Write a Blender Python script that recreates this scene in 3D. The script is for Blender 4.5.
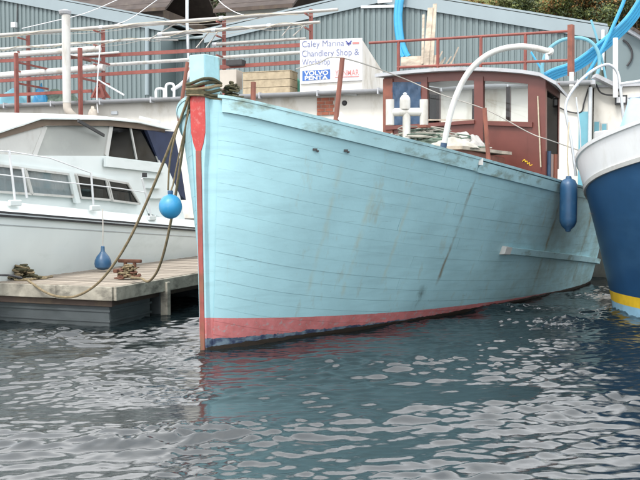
import bpy, math, random
import numpy as np
from mathutils import Vector, Matrix
random.seed(7); rng = np.random.default_rng(11)
for o in list(bpy.data.objects): bpy.data.objects.remove(o)
SC = bpy.context.scene; COL = SC.collection

# ---------------------------------------------------------------- camera, sky, sun, exposure
F = 900.0; CAMZ = 1.75; PITCH = math.atan(42/900.0)
cd = bpy.data.cameras.new('camera'); cam = bpy.data.objects.new('camera', cd); COL.objects.link(cam)
cd.sensor_width = 36; cd.lens = F/640*36; cd.clip_end = 2000; cd.clip_start = 0.1
cam.location = (0, 0, CAMZ); cam.rotation_euler = (math.pi/2-PITCH, 0, 0)
SC.camera = cam
SUN_AZ, SUN_EL = math.radians(-150), math.radians(52)
w = bpy.data.worlds.new('World'); SC.world = w; w.use_nodes = True
nt = w.node_tree; bg = nt.nodes['Background']
sky = nt.nodes.new('ShaderNodeTexSky'); sky.sky_type = 'NISHITA'; sky.sun_disc = False
sky.sun_elevation = SUN_EL; sky.sun_rotation = SUN_AZ; sky.dust_density = 4.0; sky.air_density = 1.0; sky.ozone_density = 1.0
hs = nt.nodes.new('ShaderNodeHueSaturation'); hs.inputs['Saturation'].default_value = 0.35
# even cloud deck over the clear sky
tcw = nt.nodes.new('ShaderNodeTexCoord'); nzw = nt.nodes.new('ShaderNodeTexNoise'); nzw.inputs['Scale'].default_value = 2.2; nzw.inputs['Detail'].default_value = 6
rmw = nt.nodes.new('ShaderNodeValToRGB'); rmw.color_ramp.elements[0].position = .3; rmw.color_ramp.elements[1].position = .7
rmw.color_ramp.elements[0].color = (.72, .75, .8, 1); rmw.color_ramp.elements[1].color = (1, 1, 1, 1)
vmw = nt.nodes.new('ShaderNodeVectorMath'); vmw.operation = 'SCALE'; vmw.inputs['Scale'].default_value = 11.0
mxw = nt.nodes.new('ShaderNodeMix'); mxw.data_type = 'RGBA'; mxw.inputs[0].default_value = .88
nt.links.new(tcw.outputs['Generated'], nzw.inputs['Vector']); nt.links.new(nzw.outputs[0], rmw.inputs[0]); nt.links.new(rmw.outputs[0], vmw.inputs[0])
nt.links.new(sky.outputs[0], hs.inputs['Color']); nt.links.new(hs.outputs[0], mxw.inputs[6]); nt.links.new(vmw.outputs[0], mxw.inputs[7]); nt.links.new(mxw.outputs[2], bg.inputs[0])
bg.inputs[1].default_value = 0.15
sl = bpy.data.lights.new('sun', 'SUN'); sl.energy = 1.5; sl.angle = math.radians(14); sl.color = (1, .96, .9)
sun = bpy.data.objects.new('sun', sl); COL.objects.link(sun)
sd = Vector((math.sin(SUN_AZ)*math.cos(SUN_EL), math.cos(SUN_AZ)*math.cos(SUN_EL), math.sin(SUN_EL)))
sun.rotation_euler = (-sd).to_track_quat('-Z', 'Y').to_euler()
SC.view_settings.view_transform = 'Standard'; SC.view_settings.look = 'None'
SC.view_settings.exposure = 0.9; SC.view_settings.gamma = 1; SC.view_settings.use_curve_mapping = False
SC.render.engine = 'CYCLES'

# ---------------------------------------------------------------- pixel helpers (photo 640x480)
def ray(px, py):
    x = (px-320)/F; v = (240-py)/F; c, s = math.cos(PITCH), math.sin(PITCH)
    return Vector((x, c+v*s, v*c-s))
def onz(px, py, z=0.0):
    r = ray(px, py); k = (z-CAMZ)/r.z; return Vector((r.x*k, r.y*k, z))
def ony(px, py, y):
    r = ray(px, py); k = y/r.y; return Vector((r.x*k, y, CAMZ+r.z*k))
def onplane(px, py, p0, n):
    r = ray(px, py); c = Vector((0, 0, CAMZ)); k = (Vector(p0)-c).dot(n)/r.dot(n); return c+r*k

# ---------------------------------------------------------------- mesh builder
class MB:
    def __init__(s): s.v = []; s.f = []
    def add(s, vs, fs):
        b = len(s.v); s.v += [tuple(q) for q in vs]; s.f += [tuple(i+b for i in q) for q in fs]; return s
    def hexa(s, a):      # 8 points: bottom ring 0-3, top ring 4-7
        return s.add(a, [(3,2,1,0),(4,5,6,7),(0,1,5,4),(1,2,6,5),(2,3,7,6),(3,0,4,7)])
    def box(s, c, size, X=(1,0,0), Z=(0,0,1)):
        X = Vector(X).normalized(); Z = Vector(Z); Z = (Z-X*Z.dot(X)).normalized(); Y = Z.cross(X)
        c = Vector(c); hx, hy, hz = [q/2 for q in size]
        return s.hexa([c+X*(i*hx)+Y*(j*hy)+Z*(k*hz) for k in (-1, 1) for i, j in ((-1,-1),(1,-1),(1,1),(-1,1))])
    def bar(s, a, b, wd, ht, up=(0,0,1)):
        a = Vector(a); b = Vector(b); d = b-a
        return s.box((a+b)/2, (d.length, wd, ht), d, up)
    def tube(s, path, r, n=8, cap=True):
        P = [Vector(p) for p in path]; R = r if isinstance(r, (list, tuple)) else [r]*len(P)
        T = [((P[min(i+1, len(P)-1)]-P[max(i-1, 0)]).normalized()) for i in range(len(P))]
        u = T[0].orthogonal().normalized(); vs = []
        for p, t, q in zip(P, T, R):
            u = (u-t*u.dot(t)); u = u.normalized() if u.length > 1e-6 else t.orthogonal().normalized(); w_ = t.cross(u)
            vs += [p+(u*math.cos(2*math.pi*k/n)+w_*math.sin(2*math.pi*k/n))*q for k in range(n)]
        fs = [(i*n+k, i*n+(k+1) % n, (i+1)*n+(k+1) % n, (i+1)*n+k) for i in range(len(P)-1) for k in range(n)]
        if cap: fs += [tuple(range(n-1, -1, -1)), tuple(range((len(P)-1)*n, len(P)*n))]
        return s.add(vs, fs)
    def lathe(s, prof, c=(0,0,0), n=20, axis=(0,0,1)):
        c = Vector(c); A = Vector(axis).normalized()
        U = A.orthogonal().normalized(); W = A.cross(U); vs = []
        for r, h in prof: vs += [c+A*h+(U*math.cos(2*math.pi*k/n)+W*math.sin(2*math.pi*k/n))*r for k in range(n)]
        m = len(prof)
        fs = [(i*n+k, i*n+(k+1) % n, (i+1)*n+(k+1) % n, (i+1)*n+k) for i in range(m-1) for k in range(n)]
        fs += [tuple(range(n-1, -1, -1)), tuple(range((m-1)*n, m*n))]
        return s.add(vs, fs)
    def prism(s, pts, ext):    # planar polygon pushed along ext
        P = [Vector(p) for p in pts]; E_ = Vector(ext); n = len(P)
        return s.add(P+[p+E_ for p in P], [tuple(range(n-1, -1, -1)), tuple(range(n, 2*n))]+[(i, (i+1) % n, n+(i+1) % n, n+i) for i in range(n)])
    def build(s, name, m, parent=None, smooth=False, fix=True):
        me = bpy.data.meshes.new(name); me.from_pydata(s.v, [], s.f)
        if fix:
            import bmesh
            bm = bmesh.new(); bm.from_mesh(me); bmesh.ops.recalc_face_normals(bm, faces=bm.faces); bm.to_mesh(me); bm.free()
        me.materials.append(m)
        if smooth:
            me.shade_smooth(); 
            try: me.set_sharp_from_angle(angle=math.radians(40))
            except Exception: pass
        o = bpy.data.objects.new(name, me); COL.objects.link(o)
        if parent: o.parent = parent
        return o
def tag(o, label=None, cat=None, group=None, kind=None):
    if label: o['label'] = label
    if cat: o['category'] = cat
    if group: o['group'] = group
    if kind: o['kind'] = kind
    return o
def thing(name, label, cat, loc=(0,0,0), rz=0.0, group=None):
    o = bpy.data.objects.new(name, None); COL.objects.link(o); o.location = loc; o.rotation_euler = (0, 0, rz)
    o.empty_display_size = .2
    bpy.context.view_layer.update()
    return tag(o, label, cat, group)
class Frame:   # local frame of a thing: world points -> local points, so that parts can be placed from photo rays
    def __init__(s, o): s.m = Matrix.Translation(o.location) @ Matrix.Rotation(o.rotation_euler[2], 4, 'Z'); s.i = s.m.inverted()
    def l(s, p): return s.i @ Vector(p)
    def w(s, p): return s.m @ Vector(p)
def bevel(o, wd=.01, seg=2):
    b = o.modifiers.new('bevel', 'BEVEL'); b.width = wd; b.segments = seg; b.limit_method = 'ANGLE'; return o
def spline(pts, n=8):
    P = [Vector(p) for p in pts]; P = [P[0]*2-P[1]]+P+[P[-1]*2-P[-2]]; out = []
    for i in range(1, len(P)-2):
        for k in range(n):
            t = k/n; a, b, c, d = P[i-1:i+3]
            out.append(.5*((2*b)+(c-a)*t+(2*a-5*b+4*c-d)*t*t+(3*b-a-3*c+d)*t**3))
    return out+[P[-2]]

# ---------------------------------------------------------------- materials
def newmat(name):
    m = bpy.data.materials.new(name); m.use_nodes = True; t = m.node_tree
    return m, t, t.nodes['Principled BSDF']
def node(t, typ, **kw):
    n = t.nodes.new(typ)
    for k, v in kw.items(): setattr(n, k, v)
    return n
def noise(t, scale, detail=4, stretch=None, coord='Object', off=0.0, rough=.55):
    tc = node(t, 'ShaderNodeTexCoord'); mp = node(t, 'ShaderNodeMapping'); nz = node(t, 'ShaderNodeTexNoise')
    mp.inputs['Scale'].default_value = stretch or (1, 1, 1); mp.inputs['Location'].default_value = (off, off*.7, off*.3)
    nz.inputs['Scale'].default_value = scale; nz.inputs['Detail'].default_value = detail; nz.inputs['Roughness'].default_value = rough
    t.links.new(tc.outputs[coord], mp.inputs[0]); t.links.new(mp.outputs[0], nz.inputs['Vector'])
    return nz.outputs[0]
def ramp(t, src, a, b, ca=(0,0,0,1), cb=(1,1,1,1)):
    r = node(t, 'ShaderNodeValToRGB'); e = r.color_ramp.elements
    e[0].position = a; e[1].position = b; e[0].color = ca; e[1].color = cb
    t.links.new(src, r.inputs[0]); return r.outputs[0]
def mix(t, fac, a, b, mode='MIX'):
    n = node(t, 'ShaderNodeMix', data_type='RGBA', blend_type=mode)
    for sock, v in ((n.inputs[0], fac), (n.inputs[6], a), (n.inputs[7], b)):
        if hasattr(v, 'is_linked') or hasattr(v, 'links'): t.links.new(v, sock)
        elif isinstance(v, (int, float)): sock.default_value = v
        else: sock.default_value = (*v[:3], 1)
    return n.outputs[2]
def mathn(t, op, a, b=0.0, clamp=False):
    n = node(t, 'ShaderNodeMath', operation=op); n.use_clamp = clamp
    for sock, v in ((n.inputs[0], a), (n.inputs[1], b)):
        if hasattr(v, 'links'): t.links.new(v, sock)
        else: sock.default_value = v
    return n.outputs[0]
def bump(t, b, src, strength=.2, dist=.01):
    n = node(t, 'ShaderNodeBump'); n.inputs['Strength'].default_value = strength; n.inputs['Distance'].default_value = dist
    t.links.new(src, n.inputs['Height']); t.links.new(n.outputs[0], b.inputs['Normal'])
def M(name, col, rough=.6, var=.18, scale=3.0, stain=None, samt=.5, sscale=2.5, stretch=None, metal=0.0, bmp=.15, spec=.5):
    m, t, b = newmat(name)
    lo = tuple(c*(1-var) for c in col); hi = tuple(min(1, c*(1+var)) for c in col)
    c = mix(t, ramp(t, noise(t, scale, 5), .3, .7), lo, hi)
    if stain:
        s = ramp(t, noise(t, sscale, 6, stretch, off=3.1, rough=.65), .52, .7)
        c = mix(t, mathn(t, 'MULTIPLY', s, samt), c, stain)
    t.links.new(c, b.inputs['Base Color']); b.inputs['Roughness'].default_value = rough; b.inputs['Metallic'].default_value = metal
    b.inputs['Specular IOR Level'].default_value = spec
    if bmp: bump(t, b, noise(t, scale*6, 4), bmp, .01)
    return m
def glass(name, tint, refl=1.0):
    m = bpy.data.materials.new(name); m.use_nodes = True; t = m.node_tree; t.nodes.clear()
    out = node(t, 'ShaderNodeOutputMaterial'); tr = node(t, 'ShaderNodeBsdfTransparent'); gl = node(t, 'ShaderNodeBsdfGlossy')
    tr.inputs[0].default_value = (*tint, 1); gl.inputs[0].default_value = (1, 1, 1, 1); gl.inputs['Roughness'].default_value = .03
    lw = node(t, 'ShaderNodeLayerWeight'); lw.inputs[0].default_value = .5
    fr = mathn(t, 'ADD', mathn(t, 'MULTIPLY', mathn(t, 'POWER', lw.outputs['Facing'], 4.0), .7), .03)
    mx = node(t, 'ShaderNodeMixShader'); t.links.new(mathn(t, 'MULTIPLY', fr, refl, True), mx.inputs[0])
    t.links.new(tr.outputs[0], mx.inputs[1]); t.links.new(gl.outputs[0], mx.inputs[2]); t.links.new(mx.outputs[0], out.inputs[0])
    return m
mt = {}
mt['white'] = M('white_paint', (.5, .5, .475), .5, .1, 2, (.25, .21, .16), .6, 3, (1, 1, .3))
mt['gel'] = M('white_gelcoat', (.66, .71, .7), .3, .05, 1, (.44, .49, .46), .5, 1.6, (.4, 1, 1.2), bmp=.02)
mt['render'] = M('white_wall_render', (.62, .6, .55), .85, .08, 1.2, (.33, .28, .2), .75, 1.2, (1, 1, .45), bmp=.3)
mt['redrail'] = M('red_oxide_paint', (.19, .05, .038), .55, .25, 4, (.2, .06, .03), .6, 6)
mt['brown'] = M('red_brown_paint', (.12, .034, .026), .4, .15, 3, (.1, .03, .02), .5, 3, bmp=.05)
mt['orange'] = M('orange_primer', (.18, .058, .036), .6, .25, 4, (.09, .04, .026), .5, 6)
mt['rust'] = M('rusty_iron', (.12, .05, .03), .8, .35, 12, (.05, .025, .016), .6, 14)
mt['alu'] = M('weathered_aluminium', (.34, .33, .31), .5, .15, 3, (.2, .18, .16), .5, 4, (.2, 1, 1), metal=.35)
mt['galv'] = M('galvanised_steel', (.5, .53, .55), .45, .12, 4, metal=.5)
mt['gutter'] = M('grey_gutter', (.36, .37, .39), .6, .12, 2, (.2, .18, .15), .5, 3)
mt['clad'] = M('grey_green_cladding', (.13, .17, .175), .5, .08, .5, (.09, .115, .115), .4, .6, (1, 1, .2), bmp=.03)
mt['trim'] = M('pale_grey_flashing', (.22, .27, .29), .5, .07, 1)
mt['bluepipe'] = M('blue_water_pipe', (.04, .3, .52), .35, .1, 3, bmp=0)
mt['fender'] = M('blue_vinyl', (.025, .22, .42), .4, .1, 4, (.2, .35, .4), .3, 6, bmp=.04)
mt['fenderdk'] = M('dark_blue_vinyl', (.02, .075, .16), .4, .15, 5, (.08, .14, .2), .4, 6, bmp=.04)
mt['navy'] = M('navy_canvas', (.02, .03, .07), .8, .2, 3)
mt['rope'] = M('weathered_rope', (.2, .155, .09), .9, .3, 18, (.1, .1, .05), .6, 10, bmp=.5)
mt['ropegreen'] = M('mossy_rope', (.06, .055, .028), .95, .4, 20, (.04, .045, .02), .7, 12, bmp=.5)
mt['ropepale'] = M('pale_rope', (.42, .37, .27), .9, .15, 18)
mt['wire'] = M('grey_wire', (.35, .33, .3), .6, .1, 3, bmp=0)
mt['net'] = M('green_net_twine', (.1, .14, .11), .9, .4, 9, bmp=0)
mt['netpale'] = M('pale_net_twine', (.33, .32, .28), .9, .2, 9, bmp=0)
mt['dark'] = M('dark_interior', (.02, .02, .02), .8, .2, 3)
mt['blackr'] = M('black_rubber', (.03, .03, .032), .6, .2, 8)
mt['wood'] = M('weathered_wood', (.4, .34, .27), .85, .25, 5, (.17, .15, .12), .7, 5, (.3, 1, 1), bmp=.4)
mt['plankw'] = M('bleached_deck_board', (.33, .29, .245), .9, .25, 4, (.1, .085, .07), .85, 4, (1, .3, 1), bmp=.4)
mt['fascia'] = M('mossy_fascia_timber', (.3, .28, .23), .9, .35, 4, (.045, .042, .034), 1.0, 3.5, (.5, .5, 1), bmp=.4)
_t = mt['plankw'].node_tree; _b = _t.nodes['Principled BSDF']; _src = _b.inputs['Base Color'].links[0].from_socket
_oi = node(_t, 'ShaderNodeObjectInfo'); _t.links.new(mix(_t, 1.0, _src, ramp(_t, _oi.outputs['Random'], 0, 1, (.55, .53, .5, 1), (1.1, 1.08, 1.05, 1)), 'MULTIPLY'), _b.inputs['Base Color'])
mt['float'] = M('algae_grey_float', (.055, .066, .07), .6, .2, 2, (.03, .04, .038), .7, 3, (.4, .4, 2))
mt['brick'] = M('red_brick', (.3, .1, .06), .9, .25, 7)
mt['mortar'] = M('mortar', (.45, .4, .35), .95, .1, 8)
mt['door'] = M('pale_blue_door', (.13, .33, .4), .5, .1, 3)
mt['tarp'] = M('blue_tarpaulin', (.02, .05, .1), .5, .3, 3, (.05, .1, .17), .6, 5)
mt['tarpale'] = M('pale_blue_tarpaulin', (.32, .5, .78), .45, .12, 3)
mt['signw'] = M('white_sign_board', (.6, .61, .62), .5, .03, 2, bmp=0)
mt['ltext'] = M('faded_blue_lettering', (.14, .16, .3), .6, .35, 20, bmp=0)
mt['lblue'] = M('blue_sign_panel', (.03, .11, .36), .5, .08, 5, bmp=0)
mt['lwhite'] = M('white_lettering', (.62, .63, .64), .5, .05, 5, bmp=0)
mt['lred'] = M('faded_red_lettering', (.55, .2, .19), .6, .15, 10, bmp=0)
mt['lnavy'] = M('navy_emblem', (.05, .06, .25), .6, .1, 10, bmp=0)
mt['yellow'] = M('yellow_paint', (.7, .45, .02), .6, .15, 6, bmp=0)
mt['roofbrown'] = M('brown_slate', (.055, .042, .037), .85, .3, 1.5, (.1, .085, .065), .5, 2)
mt['timber'] = M('dark_stained_timber', (.07, .05, .04), .85, .3, 2, (.14, .11, .06), .5, 2, (1, 1, .2))
mt['stone'] = M('pale_stone', (.42, .38, .33), .9, .15, 1)
mt['grass'] = M('hill_grass', (.08, .09, .025), .95, .4, .6, (.2, .16, .05), .6, .9)
mt['leafd'] = M('dark_leaf', (.035, .055, .018), .7, .4, .7, bmp=0)
mt['leafm'] = M('green_leaf', (.1, .12, .03), .7, .35, .8, bmp=0)
mt['leafo'] = M('autumn_leaf', (.2, .1, .025), .7, .35, .8, bmp=0)
mt['bark'] = M('bark', (.07, .055, .04), .95, .3, 6, bmp=.4)
mt['ground'] = M('concrete_yard', (.35, .34, .32), .9, .15, 1, (.18, .17, .15), .5, .8, bmp=.3)
mt['dinghy'] = M('grey_pvc_tube', (.2, .3, .3), .5, .1, 2)
mt['greentarp'] = M('green_tarpaulin', (.05, .28, .2), .45, .2, 3)
mt['glass'] = glass('window_glass', (.88, .9, .9), .8)
mt['glassd'] = glass('smoked_window_glass', (.4, .42, .42), .7)
mt['glassk'] = glass('dark_side_glass', (.03, .03, .03), .12)
mt['greypane'] = M('light_grey_pane', (.34, .35, .33), .18, .08, 1.2, (.42, .43, .4), .6, 1.5, bmp=0)  # opaque light grey with slightly paler patches
mt['curtain'] = M('grey_curtain', (.34, .36, .37), .9, .12, 3, bmp=0)
mt['undershade'] = M('shaded_roof_underside', (.16, .12, .09), .8, .15, 3)  # brown darkened to carry the shade below the cruiser roof
mt['bulw'] = M('clean_white_boat_paint', (.76, .77, .77), .35, .04, 2, (.5, .48, .42), .3, 3, (1, 1, .4), bmp=.03)
mt['crate'] = M('straw_coloured_board', (.34, .28, .19), .85, .2, 6, (.18, .14, .09), .5, 6)

# hull paint of the old boat: pale blue topsides, worn red boot-top that runs out aft, dark bottom paint
def boat_paint(name, base, bootop=True):
    m, t, b = newmat(name)
    tc = node(t, 'ShaderNodeTexCoord'); sp = node(t, 'ShaderNodeSeparateXYZ'); t.links.new(tc.outputs['Object'], sp.inputs[0])
    x, z = sp.outputs['X'], sp.outputs['Z']
    lo = tuple(c*.87 for c in base); hi = tuple(min(1, c*1.1) for c in base)
    c = mix(t, ramp(t, noise(t, 1.1, 5), .3, .7), lo, hi)
    c = mix(t, ramp(t, noise(t, 2.2, 4, (.5, .5, 5), off=9), .5, .75, (0,0,0,1), (.4,.4,.4,1)), c, tuple(q*.7 for q in base))
    # grimy runs, longer than wide
    st = ramp(t, noise(t, 3.0, 6, (1.6, 1.6, .22), off=4, rough=.7), .58, .78)
    c = mix(t, mathn(t, 'MULTIPLY', st, .6), c, (.28, .28, .19))
    # scuffs and bare spots
    sc = ramp(t, noise(t, 9, 5, (.6, .6, 1.3), off=12, rough=.6), .7, .76)
    c = mix(t, mathn(t, 'MULTIPLY', sc, .5), c, (.12, .13, .11))
    # green-brown grime that thickens aft
    aft = mathn(t, 'MULTIPLY', mathn(t, 'SUBTRACT', x, 3.0), .16, True)
    gr = ramp(t, noise(t, 2.0, 6, (.8, .8, 1.6), off=15, rough=.7), .42, .7)
    c = mix(t, mathn(t, 'MULTIPLY', mathn(t, 'MULTIPLY', aft, gr), .7), c, (.16, .19, .14))
    # seams where paint has opened up
    pk = ramp(t, noise(t, 5, 5, (.35, .35, 6), off=21, rough=.7), .66, .72)
    c = mix(t, mathn(t, 'MULTIPLY', pk, .45), c, (.1, .13, .12))
    # rust and grime runs at scuppers
    wob = mathn(t, 'MULTIPLY', mathn(t, 'SUBTRACT', noise(t, 2.5, 4, off=6), .5), .12)
    brk = ramp(t, noise(t, 7, 5, (1, 1, .5), off=2), .38, .6)
    for xs, wd, z0, z1, a, col in ((3.6, .05, .5, 2.25, .95, (.16, .13, .08)), (3.3, .13, .16, .58, 1.0, (.04, .05, .035)), (6.9, .09, .1, 1.7, .9, (.16, .14, .06)), (6.4, .05, 1.2, 1.75, .6, (.25, .2, .05)), (8.9, .12, .1, 1.6, .85, (.15, .13, .06)), (1.2, .05, .5, 2.2, .25, (.34, .28, .12)), (1.75, .06, .4, 1.9, .3, (.4, .32, .12)), (2.4, .05, .6, 1.9, .25, (.4, .33, .14))):
        d = mathn(t, 'ABSOLUTE', mathn(t, 'SUBTRACT', mathn(t, 'ADD', x, wob), xs))
        g = mathn(t, 'SUBTRACT', 1, mathn(t, 'DIVIDE', d, wd), True)
        g = mathn(t, 'MULTIPLY', g, mathn(t, 'MULTIPLY', mathn(t, 'MULTIPLY', mathn(t, 'SUBTRACT', z, z0), 6, True), mathn(t, 'MULTIPLY', mathn(t, 'SUBTRACT', z1, z), 6, True)))
        g = mathn(t, 'MULTIPLY', mathn(t, 'MULTIPLY', g, brk), a)
        c = mix(t, g, c, col)
    if bootop:
        ex = mathn(t, 'MULTIPLY', mathn(t, 'POWER', 2.71828, mathn(t, 'MULTIPLY', x, -1/4.3)), .385)
        rag = mathn(t, 'MULTIPLY', mathn(t, 'SUBTRACT', noise(t, 6, 6, (1, 1, 2), off=7, rough=.7), .5), .11)
        # algae haze just above the boot-top aft
        redf = mathn(t, 'GREATER_THAN', mathn(t, 'ADD', ex, mathn(t, 'MULTIPLY', rag, .12)), z)
        red = mix(t, ramp(t, noise(t, 5, 6, off=5, rough=.7), .4, .68), (.52, .18, .18), (.38, .12, .115))
        red = mix(t, ramp(t, noise(t, 14, 5, (1, 1, 1.5), off=8), .56, .7), red, (.32, .27, .27))
        c = mix(t, redf, c, red)
        low = mathn(t, 'GREATER_THAN', mathn(t, 'ADD', mathn(t, 'MULTIPLY', ex, .36), rag), z)
        nav = mix(t, ramp(t, noise(t, 8, 5, (1, 1, 2), off=1), .4, .6), (.03, .045, .09), (.14, .2, .25))
        c = mix(t, low, c, nav)
        wet = mathn(t, 'GREATER_THAN', mathn(t, 'ADD', mathn(t, 'MULTIPLY', rag, .5), .055), z)
        c = mix(t, wet, c, (.03, .022, .015))
    t.links.new(c, b.inputs['Base Color']); b.inputs['Roughness'].default_value = .5
    bump(t, b, noise(t, 22, 5), .18, .008)
    return m
BLUE = (.31, .525, .575)
mt['hull'] = boat_paint('pale_blue_boat_paint', BLUE)
mt['cap'] = M('dirty_blue_rail_paint', (.33, .53, .57), .65, .12, 2, (.13, .15, .09), .75, 3.0, (1, 1, 2), bmp=.3)
mt['bluewood'] = M('blue_paint_bare_wood', (.3, .52, .56), .7, .12, 3, (.1, .14, .08), .95, 3, (3, 3, .35), bmp=.4)
mt['bluetop'] = M('pale_blue_post_paint', (.36, .56, .6), .6, .08, 4, (.25, .3, .25), .4, 6)
mt['redstem'] = M('bright_red_paint', (.42, .04, .035), .45, .15, 5, (.5, .33, .3), .35, 22)
mt['stemlow'] = M('worn_red_iron_band', (.25, .06, .05), .7, .3, 5, (.13, .1, .05), .95, 2.2, (1, 1, .4))

# ---------------------------------------------------------------- water
def make_water():
    N = 720; L = 14.0; dx = L/N
    k1 = 2*np.pi*np.fft.fftfreq(N, d=dx); KX, KY = np.meshgrid(k1, k1, indexing='ij'); K = np.hypot(KX, KY)+1e-9
    wd = np.array([-.24, .97]); ct = (KX*wd[0]+KY*wd[1])/K
    lam = 2*np.pi/K
    cn = lambda: rng.normal(size=(N, N))+1j*rng.normal(size=(N, N))
    def field(l0, sp, pw, iso):     # unit-slope wave field around wavelength l0
        P = np.exp(-(np.log(lam/l0)/sp)**2)*(np.abs(ct)**pw+iso); A = np.sqrt(P)/K**1.1*cn(); A[lam > 6] = 0; A[lam < .075] = 0
        h = np.fft.ifft2(A).real; gx, gy = np.gradient(h, dx); return h/np.sqrt((gx**2+gy**2).mean())
    def patch(kc):
        q = np.fft.ifft2(np.exp(-(K/kc)**2)*cn()).real; return q/q.std()
    h = field(1.7, .3, 6, .02)*.05+field(.25, .42, 8, .012)*.125*np.clip(1+.45*patch(1.6), .25, 1.4)+field(.115, .4, 4, .05)*.085*np.clip(1+.4*patch(2.2), .25, 1.9)
    rms = h.std(); h = h+.22*(h**2-rms**2)/rms
    ii = np.arange(N+1) % N; h2 = h[np.ix_(ii, ii)]
    xs = np.arange(N+1)*dx; X, Y = np.meshgrid(xs, xs, indexing='ij')
    co = np.stack([X, Y, h2], -1).reshape(-1, 3).astype(np.float32)
    i = np.arange(N)[:, None]*(N+1)+np.arange(N)[None]; i = i.ravel()
    q4 = np.stack([i, i+N+1, i+N+2, i+1], -1).astype(np.int32)
    me = bpy.data.meshes.new('water'); me.vertices.add(len(co)); me.vertices.foreach_set('co', co.ravel())
    me.loops.add(q4.size); me.loops.foreach_set('vertex_index', q4.ravel())
    me.polygons.add(len(q4)); me.polygons.foreach_set('loop_start', np.arange(0, q4.size, 4, dtype=np.int32))
    me.update(); me.validate(); me.shade_smooth()
    m, t, b = newmat('harbour_water')
    b.inputs['Base Color'].default_value = (.006, .011, .013, 1); b.inputs['Roughness'].default_value = .02; b.inputs['IOR'].default_value = 1.75
    bump(t, b, noise(t, 16, 4, (.6, 1.9, 1), rough=.6), .14, .012)
    me.materials.append(m)
    for ox, oy in [(x_, y_) for x_ in (-21, -7, 7) for y_ in (-10, 4, 18)]:
        o = bpy.data.objects.new('water', me); COL.objects.link(o); o.location = (ox, oy, 0); tag(o, kind='structure')
    s = MB().add([(-300,-300,-.4),(300,-300,-.4),(300,27,-.4),(-300,27,-.4)], [(0,1,2,3)]).build('far_water', m)
    tag(s, kind='structure')
make_water()

# ---------------------------------------------------------------- quay frame (facade line)
FM = -.34; FY0 = 23.5
FD = Vector((1, FM, 0)).normalized(); FN = Vector((-FD.y, FD.x, 0))     # along facade, away from camera
def PF(px, py, k=0.0): return onplane(px, py, Vector((0, FY0, 0))+FN*k, FN)
def FA(a, k, z): return Vector((0, FY0, 0))+FD*a+FN*k+Vector((0, 0, z))   # along, depth, height
ROOFZ = PF(220, 96, 0).z
def along(p): return (Vector(p)-Vector((0, FY0, 0))).dot(FD)

# quay, yard and hill
q = MB().box(FA(0, 40.0-1.6, -1.0), (160, 80, 4.4), FD); tag(q.build('quay', M('wet_quay_stone', (.09, .09, .08), .9, .3, 1.5, (.03, .035, .025), .8, 1.2, (1, 1, .5), bmp=.4)), kind='structure')       # top at 1.2
q = MB().box(FA(0, 45.0, (ROOFZ-.35+1.3)/2), (160, 80, ROOFZ-.35-1.3), FD); tag(q.build('upper_yard', mt['ground']), kind='structure')
def hillz(k): return ROOFZ-.3+min(k-22, 13)*1.0+max(0, k-35)*.4
hv = []; hf = []; NX, NY = 60, 24
for i in range(NX+1):
    for j in range(NY+1):
        a = -70+140*i/NX; k = 22+56*j/NY; z = hillz(k)+(math.sin(a*.23+1)*.4+math.sin(a*.11+k*.2)*.5)*min(1, j/4)
        hv.append(FA(a, k, z)); 
for i in range(NX):
    for j in range(NY): b_ = i*(NY+1)+j; hf.append((b_, b_+NY+1, b_+NY+2, b_+1))
tag(MB().add(hv, hf).build('hillside', mt['grass'], smooth=True, fix=False), kind='structure')

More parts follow.
